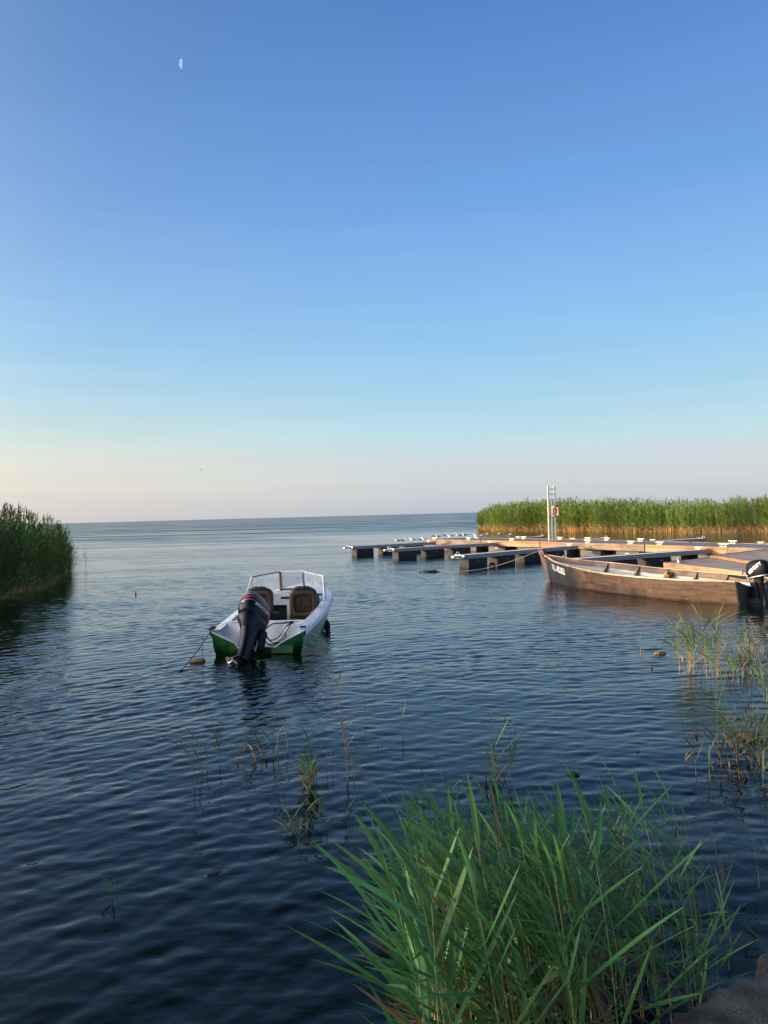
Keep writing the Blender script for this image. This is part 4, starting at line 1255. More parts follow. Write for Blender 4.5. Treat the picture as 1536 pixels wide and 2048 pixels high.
FZ = .47
def finger(tip, rootp, label, grp, side=1, fz=FZ):
    """narrow finger pontoon from its free tip to the walkway"""
    A = Vector(tip).to_3d(); B = Vector(rootp).to_3d(); d = B - A; L_ = d.length
    root = empty('finger_pontoon', A, math.atan2(d.y, d.x))
    tag(root, label, 'pontoon', grp)
    W_ = .50
    dk = MB()
    dk.box(0, L_, -W_ / 2 + .05, W_ / 2 - .05, fz - .035, fz - .004)
    k = 0; x = .05
    while x < L_ - .05:
        dk.box(x, x + .012, -W_ / 2 + .05, W_ / 2 - .05, fz - .004, fz + .004); x += .10
    dk.build('deck', M['mesh_deck'], root)
    for s_ in (-1, 1):
        MB().box(0, L_, s_ * (W_ / 2 - .025) - .025, s_ * (W_ / 2 - .025) + .025, fz - .14, fz + .012, bev=.006).build('side_beam', M['galv'], root)
    n_ = int((L_ - .3) / 1.66)
    for i in range(max(1, n_)):
        xc = .62 + i * 1.66
        f = MB().box(xc - .53, xc + .53, -.24, .24, -.32, fz - .145, bev=.045).build('float', M['float_plastic'], root, smooth=True)
        MB().box(xc - .09, xc + .09, -.247, -.236, fz - .26, fz - .245).build('float_slot', M['galv'], f)
    MB().box(-.16, .0, -.25, .25, fz - .12, fz + .016, bev=.02).build('end_cap', M['galv'], root, smooth=True)
    MB().box(-.52, -.165, -.07, .07, fz - .09, fz - .005, bev=.03).build('bumper', M['cream'], root, smooth=True)
    hd = MB(); hd.tube([Vector((-.02, 0, 0)) + Vector((-.20 + .09 * math.cos(a), 0, fz + .0 + .12 * math.sin(a) ** .7)) for a in [math.pi * k / 14 for k in range(15)]], .016, 8)
    hd.build('mooring_hoop', M['cream'], root, smooth=True)
    c_ = cleat_mb(L_ - .3, .0, fz + .005, math.pi / 2, .9); c_.build('cleat', M['cream'], root, smooth=True)
    return root
finger((-1.62, 36.8), (2.60, 40.0), 'farthest left finger pontoon on dark floats, with open water showing beneath it', 'finger pontoons on the left side of the walkway')
finger((.38, 33.25), (5.45, 36.9), 'second finger pontoon with a white bumper at its tip, behind the nearest long one', 'finger pontoons on the left side of the walkway')
finger((2.78, 26.8), (8.05, 31.6), 'long grey finger pontoon whose white bumper ends just left of the wooden boat bow', 'finger pontoons on the left side of the walkway')
finger((5.75, 23.05), (11.35, 26.35), 'grey finger pontoon crossing right behind the bow half of the wooden boat', 'finger pontoons on the left side of the walkway')
for tip, rt, lb in (((9.35, 44.3), (7.4, 41.9), 'small far finger pontoon pointing right, left of the ladder tower'), ((11.55, 39.0), (9.3, 37.4), 'finger pontoon on the far side of the walkway, just right of the ladder tower'),
                    ((15.2, 35.6), (11.9, 33.4), 'longer far-side finger pontoon reaching toward the sunlit reeds'), ((18.3, 30.9), (14.3, 28.5), 'far-side finger pontoon cut off by the right edge of the frame')):
    finger(tip, rt, lb, 'finger pontoons on the far side of the walkway')

# wide low gangway beside the wooden boat
def platform(poly, z, th, label, mat_edge):
    n = len(poly)
    root = empty('gangway', (poly[0][0], poly[0][1], 0), 0)
    tag(root, label, 'gangway', 'timber gangways beside the wooden boat')
    pts = [Vector((x - poly[0][0], y - poly[0][1], 0)) for x, y in poly]
    # planks laid across, clipped as strips between the two long sides (poly: A far-left, B near-left, C near-right, D far-right)
    A, B, C_, D = pts
    dk = MB(); k = 0; nP = int((D - A).length / .15)
    for i in range(nP):
        t0, t1 = i / nP + .0, (i + .93) / nP
        a0, a1 = A.lerp(D, t0), A.lerp(D, t1); b0, b1 = B.lerp(C_, t0), B.lerp(C_, t1)
        zz = z + .002 * ((i * 5) % 3)
        v = [a0, a1, b1, b0]
        dk.add([p + Vector((0, 0, zz - .035)) for p in v] + [p + Vector((0, 0, zz)) for p in v], [(0, 1, 2, 3), (7, 6, 5, 4), (0, 4, 5, 1), (1, 5, 6, 2), (2, 6, 7, 3), (3, 7, 4, 0)])
    dk.build('deck', M['platform_deck'], root)
    for (p, q) in ((A, B), (B, C_), (A, D)):
        dd = (q - p); nn = Vector((dd.y, -dd.x, 0)).normalized() * .03
        cen = (A + B + C_ + D) / 4
        if (p + nn - cen).length < (p - cen).length: nn = -nn
        v = [p, q, q + nn, p + nn]
        MB().add([x + Vector((0, 0, z - th)) for x in v] + [x + Vector((0, 0, z + .012)) for x in v], [(0, 1, 2, 3), (7, 6, 5, 4), (0, 4, 5, 1), (1, 5, 6, 2), (2, 6, 7, 3), (3, 7, 4, 0)]).build('edge_board', M[mat_edge], root)
    if th > .1:
        for t in (.12, .5, .88):
            c = A.lerp(D, t).lerp(B.lerp(C_, t), .5)
            MB().box(c.x - .5, c.x + .5, c.y - .7, c.y + .7, -.3, z - th + .03, bev=.05).build('float', M['float_plastic'], root, smooth=True)
        cleat_mb(.35, -.1, z + .005, R(60), 1.2).build('cleat', M['steel'], root, smooth=True)
    return root
platform([(7.45, 19.75), (7.95, 16.45), (12.2, 18.6), (12.6, 24.0)], .52, .20, 'wide timber gangway with sunlit orange edge just behind the wooden boat', 'fascia_pale')
platform([(9.25, 21.0), (9.05, 18.2), (12.6, 19.9), (12.9, 23.9)], .60, .06, 'thinner second gangway deck with a pinkish edge lying on top of the wide one', 'fascia')

# ------------------------------------------------------------------ ladder tower with life ring
lt = empty('ladder_tower', (7.92, 34.9, DZ), R(12))
tag(lt, 'tall narrow cream ladder standing upright on the walkway pontoon', 'ladder')
Hh = 2.62
for x in (-.165, .165):
    MB().box(x - .034, x + .034, -.03, .03, 0, Hh, bev=.005).build('rail', M['cream'], lt)
MB().box(-.028, .028, -.035, .03, 0, Hh * .74, bev=.004).build('centre_post', M['cream'], lt)
for k in range(10):
    z = .25 + k * .245
    MB().box(-.15, .15, -.018, .018, z - .024, z + .024).build('rung', M['cream'], lt)
lr = MB(); lr.ring((0, 0, 0), .27, .054, n=32, k=10)
lr = lr.build('life_ring', M['orange'], None, smooth=True); lr.location = (8.13, 35.02, DZ + 1.40); lr.rotation_euler = (0, 0, R(48))
for k in range(4):
    a = R(45 + 90 * k)
    b = MB(); b.ring((0, 0, 0), .27, .057, n=4, k=10, a0=math.degrees(a) - 9, a1=math.degrees(a) + 9); b.build('white_band', M['letters'], lr, smooth=True)
b = MB(); b.tube([(-.28, -.02, -.05), (-.36, -.02, -.28), (-.30, -.02, -.42)], .015, 6); b.build('rope', M['rope'], lr)
tag(lr, 'orange life ring hanging on the cream ladder tower', 'life ring')

# ------------------------------------------------------------------ gulls
def make_gull():
    g_ = empty('gull', (0, 0, 0))
    def ell(cx, cz, rx, rz, y=0): pass
    body = MB()
    secs = [(-.17, .14, .006, .006), (-.13, .145, .02, .018), (-.06, .15, .045, .042), (.02, .155, .058, .058), (.08, .17, .050, .055), (.115, .20, .033, .036), (.13, .232, .026, .028), (.15, .25, .027, .027), (.172, .25, .018, .017), (.182, .248, .004, .004)]
    body.loft([[Vector((x, ry * math.cos(a), z + rz * math.sin(a))) for a in [2 * math.pi * k / 12 for k in range(12)]] for x, z, ry, rz in secs])
    body.build('body', M['gull_white'], g_, smooth=True)
    for s_ in (-1, 1):
        w_ = MB()
        w_.loft([[Vector((x, s_ * (y0 + t * .012), z + h_ * math.sin(a))) + Vector((0, s_ * .010 * math.cos(a), 0)) for a in [2 * math.pi * k / 8 for k in range(8)]] for x, y0, z, h_, t in
                 [(.08, .040, .175, .010, 0), (.03, .052, .175, .034, 0), (-.05, .045, .172, .036, 0), (-.13, .026, .165, .022, 0), (-.20, .012, .158, .010, 0), (-.235, .006, .155, .003, 0)]])
        w_.build('wing', M['gull_grey'], g_, smooth=True)
        MB().tube([(.01, s_ * .02, .11), (.012, s_ * .022, .02), (.03, s_ * .024, .004)], .005, 5).build('leg', M['gull_leg'], g_)
    MB().tube([(.178, 0, .248), (.215, 0, .240)], [.008, .002], 6).build('beak', M['gull_leg'], g_, smooth=True)
    return g_
proto = make_gull()
def on_line(px, A, B, extra=0.0):
    k = (px - 768) / 1479.0 + .0005
    t = (k * A[1] - A[0]) / ((B[0] - A[0]) - k * (B[1] - A[1]))
    return (A[0] + (B[0] - A[0]) * t, A[1] + (B[1] - A[1]) * t)
dk1 = ((2.9, 41.6), (6.4, 37.6)); dk2 = ((4.2, 42.3), (9.2, 35.6)); f1 = ((-1.75, 36.75), (2.60, 40.0))
spots = [(793, f1, FZ, 200, 'gull standing alone farthest out on the left finger pontoon'), (804, f1, FZ, 20, 'second gull from the outer end of the left finger pontoon'), (823, f1, FZ, 170, 'third gull from the outer end of the left finger pontoon, apart from the flock'),
         (838, f1, FZ, 10, None), (846, f1, FZ, 160, None), (866, dk1, DZ, 30, None), (874, dk1, DZ, 200, None), (887, dk2, DZ, 10, None), (898, dk1, DZ, 150, None), (903, dk2, DZ, 20, None), (900, dk2, DZ, 80, None),
         (913, dk2, DZ, 250, None), (920, dk2, DZ, 30, None), (927, dk2, DZ, 200, None), (950, dk2, DZ, 160, 'left gull of the pair standing right of the main flock'), (956, dk1, DZ, 10, 'right gull of the pair standing right of the main flock'), (968, dk2, DZ, 20, 'gull standing between the pair and the upright lone gull on the walkway'),
         (994, dk2, DZ, 60, 'upright white gull standing alone on the middle of the walkway'), (1014, dk2, DZ, 15, 'gull nearest to the ladder tower on the walkway')]
for i, (px, ln_, z, a, lb) in enumerate(spots):
    o = proto if i == 0 else copy_tree(proto)
    q = on_line(px, *ln_)
    s = (.92 + .22 * rng.random())
    o.location = (q[0], q[1], z + .012); o.rotation_euler = (0, 0, R(a)); o.scale = (s * .95, s * .95, s)
    tag(o, lb or 'white and grey gull in the crowded flock at the far end of the walkway', 'gull', 'gulls resting on the pontoons')
# one gull in flight, far out
fg = MB(); fg.loft([[Vector((x, r * math.cos(a), r * math.sin(a))) for a in [2 * math.pi * k / 8 for k in range(8)]] for x, r in [(-.22, .01), (-.1, .05), (.05, .06), (.16, .03), (.24, .004)]])
fo = empty('flying_gull', (-59.7, 242.2, 18.3), R(30))
fg.build('body', M['gull_dark'], fo, smooth=True)
for s_ in (-1, 1):
    MB().add([(.07, 0, 0), (-.08, 0, 0), (-.02, s_ * .32, .16), (.10, s_ * .30, .17), (-.05, s_ * .68, .10), (.07, 0, .012), (-.08, 0, .012), (-.02, s_ * .32, .172), (.10, s_ * .30, .182)],
             [(0, 1, 2, 3), (5, 8, 7, 6), (3, 2, 4), (8, 4, 7), (0, 3, 8, 5), (1, 6, 7, 2), (3, 4, 8), (2, 7, 4)]).build('wing', M['gull_dark'], fo)
tag(fo, 'tiny dark gull flying low above the lake horizon left of centre', 'gull')

# ------------------------------------------------------------------ moon
mm, mt_, mp_ = new_mat('moonlight')
em = mt_.nodes.new('ShaderNodeEmission'); nz = mt_.nodes.new('ShaderNodeTexNoise'); nz.inputs['Scale'].default_value = .045; nz.inputs['Detail'].default_value = 4
tcm = mt_.nodes.new('ShaderNodeTexCoord'); mt_.links.new(tcm.outputs['Object'], nz.inputs[0])
crm = mt_.nodes.new('ShaderNodeValToRGB'); crm.color_ramp.elements[0].position = .35; crm.color_ramp.elements[1].position = .6
crm.color_ramp.elements[0].color = srgb(112, 146, 194); crm.color_ramp.elements[1].color = srgb(176, 198, 222)
mt_.links.new(nz.outputs[0], crm.inputs[0]); mt_.links.new(crm.outputs[0], em.inputs[0]); mt_.links.new(em.outputs[0], mt_.nodes['Material Output'].inputs[0])
mo = MB(); n = 24; Rm = 33.0
outer = []; inner = []
vs = []; fs = []
ti = .34
for i in range(n + 1):
    th = math.pi * i / n
    z = Rm * math.cos(th); r_ = Rm * math.sin(th)
    for j in range(7):
        u = j / 6
        x = -r_ * (1 - u) - min(r_, Rm * ti) * u
        y = -math.sqrt(max(r_ * r_ - x * x, 0))
        vs.append((x, y, z))
    vs.append((-(r_ + min(r_, Rm * ti)) / 2, 6.0, z))
for i in range(n):
    for j in range(8):
        a = i * 8 + j; b = i * 8 + (j + 1) % 8
        fs.append((a, b, b + 8, a + 8))
mo.add(vs, fs)
mo = mo.build('moon', mm, None, smooth=True)
dv = Vector((-0.21295745, 0.83112698, 0.51368966)) * 6000
mo.location = dv + Vector((8, 0, 2)); mo.rotation_euler = (R(31), 0, R(14)); mo.rotation_mode = 'XYZ'
mo.matrix_world = Matrix.Translation(dv + Vector((6, 0, 2))) @ dv.to_track_quat('Y', 'Z').to_matrix().to_4x4() @ Matrix.Rotation(R(2), 4, 'Y')
tag(mo, 'pale half moon in the blue morning sky at upper left', 'moon')

# ------------------------------------------------------------------ concrete ledge underfoot
def build_ledge():
    vs = []; fs = []; nx, ny = 150, 50
    g_ = np.random.default_rng(2)
    o_ = Vector((.97, 2.51, 0)); dx = Vector((.838, .545, 0)); dn = Vector((-.545, .838, 0))
    for i in range(nx):
        for j in range(ny):
            u = -2.2 + 5.2 * i / (nx - 1)
            v = j / (ny - 1)
            edge = .018 * math.sin(u * 9) + .012 * math.sin(u * 23 + 1) + .010 * math.sin(u * 57)
            if v < .6:
                d_ = -1.6 * (1 - v / .6); z = .25
            else:
                a = (v - .6) / .4 * math.pi / 2
                d_ = .05 * math.sin(min(a * 1.4, math.pi / 2)); z = .25 - .05 + .05 * math.cos(min(a * 1.4, math.pi / 2)) - max(0, (v - .75)) * 2.2
            z += .006 * math.sin(u * 31 + d_ * 40) * math.sin(d_ * 27) + g_.normal(0, .0012)
            p = o_ + dx * u + dn * (d_ + edge * min(1, v * 1.6))
            vs.append((p.x, p.y, z))
    for i in range(nx - 1):
        for j in range(ny - 1):
            a = i * ny + j
            fs.append((a, a + ny, a + ny + 1, a + 1))
    o = MB().add(vs, fs).build('shore_ledge', M['concrete'], smooth=True, sharp=80)
    tag(o, kind='structure')
build_ledge()
rk = bmesh.new(); bmesh.ops.create_icosphere(rk, subdivisions=4, radius=1)
for v in rk.verts:
    n_ = v.co.normalized()
    k = 1 + .08 * math.sin(n_.x * 5 + 1) * math.sin(n_.y * 4) + .05 * math.sin(n_.z * 9 + n_.x * 7)
    v.co = Vector((n_.x * .26 * k, n_.y * .17 * k, n_.z * .10 * k))
for f in rk.faces: f.smooth = True
me = bpy.data.meshes.new('boulder'); rk.to_mesh(me); rk.free()
o = mesh_obj('boulder', me, M['concrete'], None, (1.74, 3.16, -.02), (0, 0, R(35)))
tag(o, 'low grey boulder at the waterline in the lower right corner, behind the concrete ledge', 'boulder')

# ------------------------------------------------------------------ single reeds in open water
def plant(name, kind, x, y, h, seed, label, cat='reed', group=None):
    g_ = np.random.default_rng(seed)
    root = empty(name, (x, y, 0))
    S_ = []; F_ = []
    G = np.array([0.11, 0.18, 0.06])
    def add(hh, nl, ll, lw, base_tan, first, green=G, dx=0, dy=0, wind=(-.3, 0), panicle=False, r=.0032, tl=0, droop=.7, bend=.1, seg=4):
        st, lf = reed_arrays(g_, h=hh, nleaf=nl, leaflen=ll, leafw=lw, seg=seg, wind=wind, stem_r=r, base_tan=base_tan, panicle=panicle, green=green, first=first, bend=bend, tan_leaves=tl, droop=droop, fold=False)
        for T_, (v, f, c) in ((S_, st), (F_, lf)):
            if len(v):
                v = v.copy(); v[:, 0] += dx; v[:, 1] += dy; v[:, 2] -= .02
                T_.append((v, f, c))
    if kind == 'shoot':
        add(h, 3 + int(g_.integers(3)), h * .45 + .05, .010, .05, .35, wind=(g_.normal(-.2, .4), 0))
        if g_.random() < .5: add(h * .6, 2, h * .35, .008, .1, .5, dx=.04, wind=(.4, 0))
    elif kind == 'stub':
        add(h, 1, h * .4, .008, .6, .6); add(h * .7, 1, h * .3, .008, .8, .5, dx=.035)
    elif kind == 'dead':
        add(h * 1.0, 7, .19, .012, 1.2, .42, green=TAN, wind=(-.9, -.1), bend=.13, tl=9, r=.007, droop=.2)
        add(h * .5, 3, .12, .02, 1.2, .6, green=TAN * .8, wind=(.3, 0), tl=3, r=.005)
        add(h * .22, 1, .12, .008, 1.2, .8, green=TAN * .6, dx=.05, wind=(-1.6, 0), tl=3)
    elif kind == 'bent':
        pts = [(-.07, 0, -.02), (-.055, 0, h * .55), (0, 0, h), (.02, 0, h * .6), (.03, 0, .0)]
        mb = MB(); mb.tube(pts, .0035, 5)
        v = np.array(mb.v); quads = np.array([f for f in mb.f if len(f) == 4])
        S_.append((v, quads, np.tile(TAN, (len(v), 1))))
    elif kind in ('tuft', 'bigtuft', 'bigshoot', 'brownclump', 'shootstalk', 'tussock'):
        n_ = {'tuft': 5, 'bigtuft': 9, 'bigshoot': 4, 'brownclump': 5, 'shootstalk': 3, 'tussock': 26}[kind]
        rad = {'tuft': .04, 'bigtuft': .09, 'bigshoot': .04, 'brownclump': .06, 'shootstalk': .04, 'tussock': .26}[kind]
        for i in range(n_):
            hh = h * g_.uniform(.45, 1.05)
            dx, dy = g_.normal(0, rad), g_.normal(0, rad * .8)
            gr = G * g_.uniform(.8, 1.4) * (np.array([1.2, 1.1, .9]) if kind == 'bigtuft' else np.array([1, 1, 1]))
            if kind == 'brownclump': gr = np.array([.12, .12, .055]) * g_.uniform(.7, 1.2); hh *= .8
            if kind == 'tussock' and g_.random() < .3: gr = np.array([.16, .11, .05])
            add(hh, (7 if kind == 'bigtuft' else 5) if kind != 'brownclump' else 3, .12 + h * .25, .014 if kind == 'bigtuft' else .012, .25 if kind != 'shootstalk' else .1, .3, green=gr, dx=dx, dy=dy, wind=(g_.normal(-.35, .35), g_.normal(0, .2)), tl=1)
        if kind in ('tuft', 'bigtuft', 'tussock', 'brownclump'):
            for i in range(5 if kind != 'tussock' else 14):
                add(h * .3, 2, h * .3, .012, .9, .3, green=np.array([.09, .05, .03]), dx=g_.normal(0, rad), dy=g_.normal(0, rad), wind=(g_.normal(0, .8), 0), tl=2)
    for nm, arr, mt in (('stem', S_, 'stem'), ('foliage', F_, 'foliage')):
        if not arr: continue
        V = []; F = []; C_ = []; off = 0
        for v, f, c in arr:
            V.append(v); F.append(f + off); C_.append(c); off += len(v)
        mesh_obj(nm, arr_mesh(nm, np.concatenate(V), np.concatenate(F), np.concatenate(C_)), M[mt], root)
    tag(root, label, cat, group)
    return root
SP = [('dead',-0.33,5.61,0.91,'tall dead tan reed stalk leaning left, with pale leaves all to one side'),('shoot',-0.23,7.12,0.28,'short green reed shoot standing alone right of the dead reed stalk, the farther of two'),('shoot',0.12,6.74,0.26,'single green shoot with one curved lower leaf, rightmost in mid water'),('stub',-0.11,6.44,0.13,'pair of tiny reed stubs between the two lone green shoots'),
('shoot',-1.48,5.57,0.45,None),('shoot',-1.51,5.92,0.34,None),('shoot',-1.38,6.00,0.28,None),
('brownclump',-1.08,6.13,0.23,'reddish brown reed stump with thin green shoots below the motorboat'),('shoot',-0.97,6.14,0.39,'slim green reed standing just right of the reddish brown stump'),('bent',-0.91,6.37,0.22,'broken tan reed folded into an upside-down V'),('stub',-1.14,5.87,0.11,'small dark reed stub with a white speck, left of the reddish brown stump'),
('tuft',-0.58,5.61,0.33,'bushy topped green reed tuft left of the dead reed stalk'),('shoot',-0.48,5.60,0.20,None),('shoot',-0.83,5.42,0.18,None),
('tuft',-0.63,5.48,0.24,'spreading low green and brown reed tuft in front of the bushy one'),('brownclump',-0.57,4.73,0.19,'brown bundle of old reed stalks with a long dark reflection'),('shoot',-0.46,4.71,0.24,'thin reed with a V of two leaves beside the brown bundle'),('shoot',-0.57,4.51,0.13,None),('shoot',-0.31,4.87,0.16,None),
('shoot',-1.50,3.94,0.11,'tiny reed tip poking out of the dark water at lower left'),('brownclump',0.77,5.51,0.10,'dark brown stump among the tops of the foreground reeds'),('shoot',0.91,6.47,0.25,None),('shoot',1.07,6.60,0.18,None),('bigshoot',0.84,5.52,0.45,'green reed shoots rising behind the foreground clump, beside the dark stump'),('shoot',0.42,5.16,0.17,None),
('bigtuft',3.60,8.93,0.72,'left one of two sunlit yellow-green reed tufts at right, below the wooden boat'),('bigtuft',3.84,8.80,0.90,'right and taller one of two sunlit yellow-green reed tufts at right'),('shootstalk',2.74,6.07,0.95,'slender dark-based reed with spiky leaves, in front of the two sunlit tufts'),
('stub',3.42,10.01,0.28,None),('stub',3.73,11.02,0.19,None),('shoot',4.32,11.51,0.25,None),('shoot',4.50,11.68,0.28,None),('stub',5.08,12.25,0.18,None),('shoot',3.91,10.78,0.26,None),('stub',3.80,12.47,0.15,None),('shoot',5.24,11.36,0.28,None),('stub',5.95,12.37,0.20,None),('shoot',4.80,10.25,0.21,None),('stub',4.04,9.03,0.20,None),
('tussock',5.18,10.20,0.41,'grassy tussock at the right edge just below the transom of the wooden boat'),('tussock',4.45,8.84,0.26,'second grassy tussock down along the right edge'),('tussock',3.13,6.25,0.26,'brown and green tussock on a mud lump at the right edge'),('tussock',2.86,5.50,0.28,'lowest green tussock along the right edge, nearest the camera'),
('shootstalk',3.85,7.59,0.46,'loose spray of thin reeds between the tussocks at the right edge'),('shoot',3.80,7.80,0.26,None),('shoot',3.90,8.25,0.25,None)]
CH = {4: 'left', 5: 'left', 6: 'left', 12: 'mid', 13: 'mid', 17: 'mid', 18: 'mid', 21: 'back', 22: 'back', 24: 'back'}
for i, (k, x, y, h, lb) in enumerate(SP):
    grp = None
    if lb is None:
        c_ = CH.get(i, 'far')
        lb, grp = {'left': ('thin green reed shoot in the loose trio left of the reddish brown stump', 'thin shoots at the left of the open water'),
                   'mid': ('thin green shoot in the water around the brown reed tufts', 'thin shoots around the brown tufts'),
                   'back': ('thin green shoot in the water just beyond the foreground reeds', 'thin shoots beyond the foreground reeds'),
                   'far': ('short sunlit shoot in the scattered reeds between the tufts and the wooden boat', 'short scattered shoots near the wooden boat')}[c_]
    plant({'tussock': 'grass_tussock', 'tuft': 'reed_tuft', 'bigtuft': 'reed_tuft', 'brownclump': 'reed_stump', 'dead': 'dead_reed', 'bent': 'broken_reed', 'stub': 'reed_stub'}.get(k, 'reed_shoot'),
          k, x, y, h, 500 + i, lb, 'reed' if k != 'tussock' else 'grass', grp)
# mud lumps under the tussocks
def lump(x, y, rx, ry, h, mat, name, label, cat, seed, grp=None):
    bm = bmesh.new(); bmesh.ops.create_icosphere(bm, subdivisions=3, radius=1)
    g_ = random.Random(seed); ph = [g_.uniform(0, 6) for _ in range(4)]
    for v in bm.verts:
        n_ = v.co.copy(); k = 1 + .22 * math.sin(n_.x * 5 + ph[0]) * math.sin(n_.y * 5 + ph[1]) + .15 * math.sin(n_.z * 9 + ph[2])
        v.co = Vector((n_.x * rx * k, n_.y * ry * k, n_.z * h * k))
    for f in bm.faces: f.smooth = True
    me = bpy.data.meshes.new(name); bm.to_mesh(me); bm.free()
    o = mesh_obj(name, me, mat, None, (x, y, 0), (0, 0, g_.uniform(0, 3)))
    tag(o, label, cat, grp)
lump(3.10, 6.35, .11, .09, .06, M['bank'], 'mud_lump', 'brown mud lump with roots under the tussock at the right edge', 'mud', 1)
lump(3.00, 5.52, .18, .12, .03, M['bank'], 'mud_lump', 'flat mud patch under the lowest tussock at the right edge', 'mud', 2)
for i, (x, y) in enumerate([(2.02,6.06),(2.68,6.48),(3.24,6.90),(2.85,6.02),(2.58,5.39),(1.37,5.57),(2.62,5.89)]):
    lump(x, y, .022 + .01 * (i % 3), .009, .018 + .012 * (i % 2), M['weed_dark'], 'rotting_leaf', 'dark rotting leaf clump floating among the reeds on the right', 'dead leaf', 10 + i, 'dark leaf clumps floating on the right')
lump(-1.02, 4.17, .05, .02, .012, M['weed_dark'], 'rotting_leaf', 'lone dark leaf floating flat in the dark water at lower left', 'dead leaf', 30)
lump(3.73, 10.14, .085, .035, .035, M['float_brown'], 'driftwood', 'pale brown piece of driftwood floating among sparse shoots at right', 'driftwood', 31)
lump(3.30, 9.27, .015, .012, .04, M['weed_dark'], 'rotting_leaf', 'small dark leaf tip standing up left of the sunlit tufts', 'dead leaf', 32)
lump(-6.8, 20.1, .018, .018, .09, M['weed_dark'], 'driftwood', 'tiny dark stick poking from calm water left of the motorboat', 'driftwood', 33)

# ------------------------------------------------------------------ foreground reeds
FG = np.array([0.066, 0.190, 0.060])
tpl = []
for i in range(24):
    g_ = np.random.default_rng(900 + i)
    dead_ = i % 12 == 4
    st, lf = reed_arrays(g_, h=1.0 + .05 * (i % 4), nleaf=3 if dead_ else 8 + i % 4, leaflen=.38 + .035 * (i % 3), leafw=.0180 + .003 * (i % 3), seg=9, wind=(-.8, .05), stem_r=.0034, base_tan=.10 if i % 6 else .35,
                         panicle=False, fold=True, green=TAN * .32 if dead_ else FG * np.array([1 + .14 * math.sin(i), 1 + .08 * math.sin(i * 1.7), 1 + .12 * math.sin(i * 2.3)]), first=.12, bend=.14, tan_leaves=1 + (i % 5 == 0) * 2, sides=6, droop=.28, ups=(24, 64), flip=0.3)
    tpl.append((arr_mesh('stem', *st), arr_mesh('foliage', *lf)))
g_ = np.random.default_rng(77)
n_in = 0; tries = 0
spots = []
while len(spots) < 235 and tries < 9000:
    tries += 1
    y = 1.75 + 2.2 * g_.random() ** 1.2; k = g_.uniform(-.03, .56)
    x = k * y
    if k < .30: dens = 1.0
    elif k < .45: dens = .75
    else: dens = .26
    if x < .08 + .05 * (y - 1.8): continue
    if y > 3.2 and (k > .33 or k < .05): dens *= .4
    if g_.random() > dens: continue
    if -0.545 * (x - .97) + .838 * (y - 2.51) < .10: continue
    spots.append((x, y))
HOLD = sorted(range(len(spots)), key=lambda i: spots[i][0] / spots[i][1])
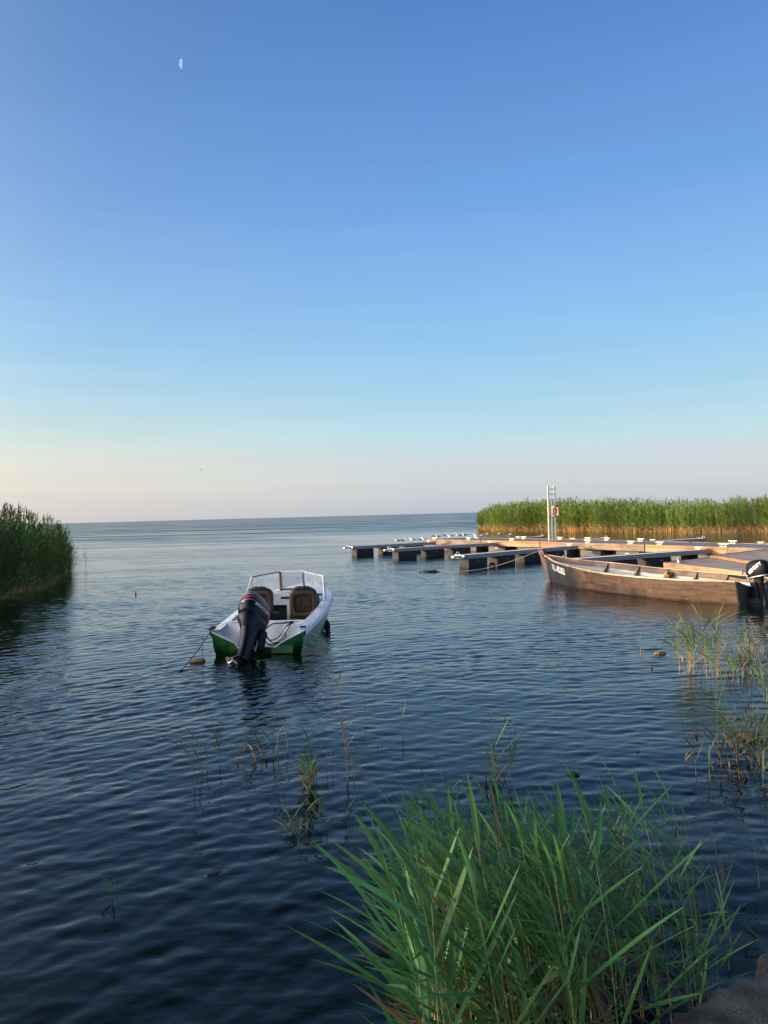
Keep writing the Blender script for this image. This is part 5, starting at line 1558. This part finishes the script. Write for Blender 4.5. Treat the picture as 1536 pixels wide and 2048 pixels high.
for i, (x, y) in enumerate(spots):
    root = empty('reed_plant', (x, y, 0), g_.normal(0, .45))
    sm_, fm_ = tpl[g_.integers(24)]
    h = (1.02 - .27 * (y - 1.8)) * g_.uniform(.60, 1.10) * (1.32 if g_.random() < .10 else 1.0) * (.9 if x / y > .33 and g_.random() < .6 else 1.0)
    h = min(h, 1.10 - .20 * (y - 1.8))
    root.scale = (h, h, h)
    mesh_obj('stem', sm_, M['stem'], root); mesh_obj('foliage', fm_, M['foliage'], root)
    k = x / y
    dead_ = 'stem' in sm_.name and sm_ in [tpl[q][0] for q in range(24) if q % 12 == 4]
    col_ = 'dry reed stalk' if dead_ else 'green reed'
    row = 'nearest the lower frame edge' if y < 2.35 else ('in the middle rows' if y < 3.0 else 'in the back row')
    size = ', taller than its neighbours' if h > (1.02 - .27 * (y - 1.8)) * 1.1 else ''
    if k < .10: zone, gp = 'on the left fringe of the foreground clump', 'foreground reeds on the left fringe'
    elif k < .20: zone, gp = 'in the heart of the foreground clump', 'foreground reeds in the heart of the clump'
    elif k < .30: zone, gp = 'right of the foreground clump centre', 'foreground reeds in the right half of the clump'
    elif k < .45: zone, gp = 'in the looser stand above the concrete ledge', 'foreground reeds of the looser stand'
    else: zone, gp = 'at the right frame edge by the boulder', 'foreground reeds at the right edge'
    lb = col_ + ' ' + zone + ', ' + row
    if len((lb + size).split()) <= 16: lb += size
    assert len(lb.split()) <= 16, lb
    gp += ', ' + row + (size if size and lb.endswith(size) else '') + (', dry' if dead_ else '')
    tag(root, lb, 'reed', gp)

# ------------------------------------------------------------------ unseen trees on the near left bank, added to shade the foreground
def tree(x, y, H_, Rc, seed, label):
    root = empty('shade_tree', (x, y, 0))
    g_ = random.Random(seed)
    t = MB(); t.tube([(0, 0, 0), (.1, .05, H_ * .3), (.0, .1, H_ * .6), (.05, 0, H_ * .85)], [.22, .17, .11, .04], 9)
    tips = []
    for i in range(14):
        z = H_ * g_.uniform(.25, .8); a = g_.uniform(0, 6.28); r_ = Rc * g_.uniform(.5, .95)
        e = Vector((r_ * math.cos(a), r_ * math.sin(a), z + H_ * .12)); tips.append(e)
        t.tube([(0, 0, z * .8), tuple(e * .5 + Vector((0, 0, z * .45))), tuple(e)], [.07, .045, .015], 6)
    t.build('trunk', M['bark'], root, smooth=True)
    vs = []; fs = []
    for i in range(7000):
        c = g_.choice(tips) if g_.random() < .7 else Vector((0, 0, H_ * g_.uniform(.3, .95)))
        p = c + Vector((g_.gauss(0, Rc * .28), g_.gauss(0, Rc * .28), g_.gauss(0, H_ * .09)))
        p.z = max(p.z, .5)
        u = Vector((g_.gauss(0, 1), g_.gauss(0, 1), g_.gauss(0, 1))).normalized(); v = u.orthogonal().normalized(); s_ = g_.uniform(.06, .13)
        b = len(vs); vs += [p - u * s_, p + v * s_ * .5, p + u * s_, p - v * s_ * .5]; fs.append((b, b + 1, b + 2, b + 3))
    me = bpy.data.meshes.new('crown'); me.from_pydata([tuple(v) for v in vs], [], fs); mesh_obj('crown', me, M['tree_leaf'], root)
    tag(root, label, 'tree')
tree(-12.5, -1.8, 6.5, 2.4, 1, 'unseen leafy tree added on the left bank behind the photographer')
tree(-13.5, 1.6, 6.8, 2.5, 2, 'unseen leafy tree added on the left bank level with the photographer')
tree(-14.0, 3.9, 6.2, 1.9, 3, 'unseen leafy tree added on the left bank just ahead of the photographer, outside the frame')
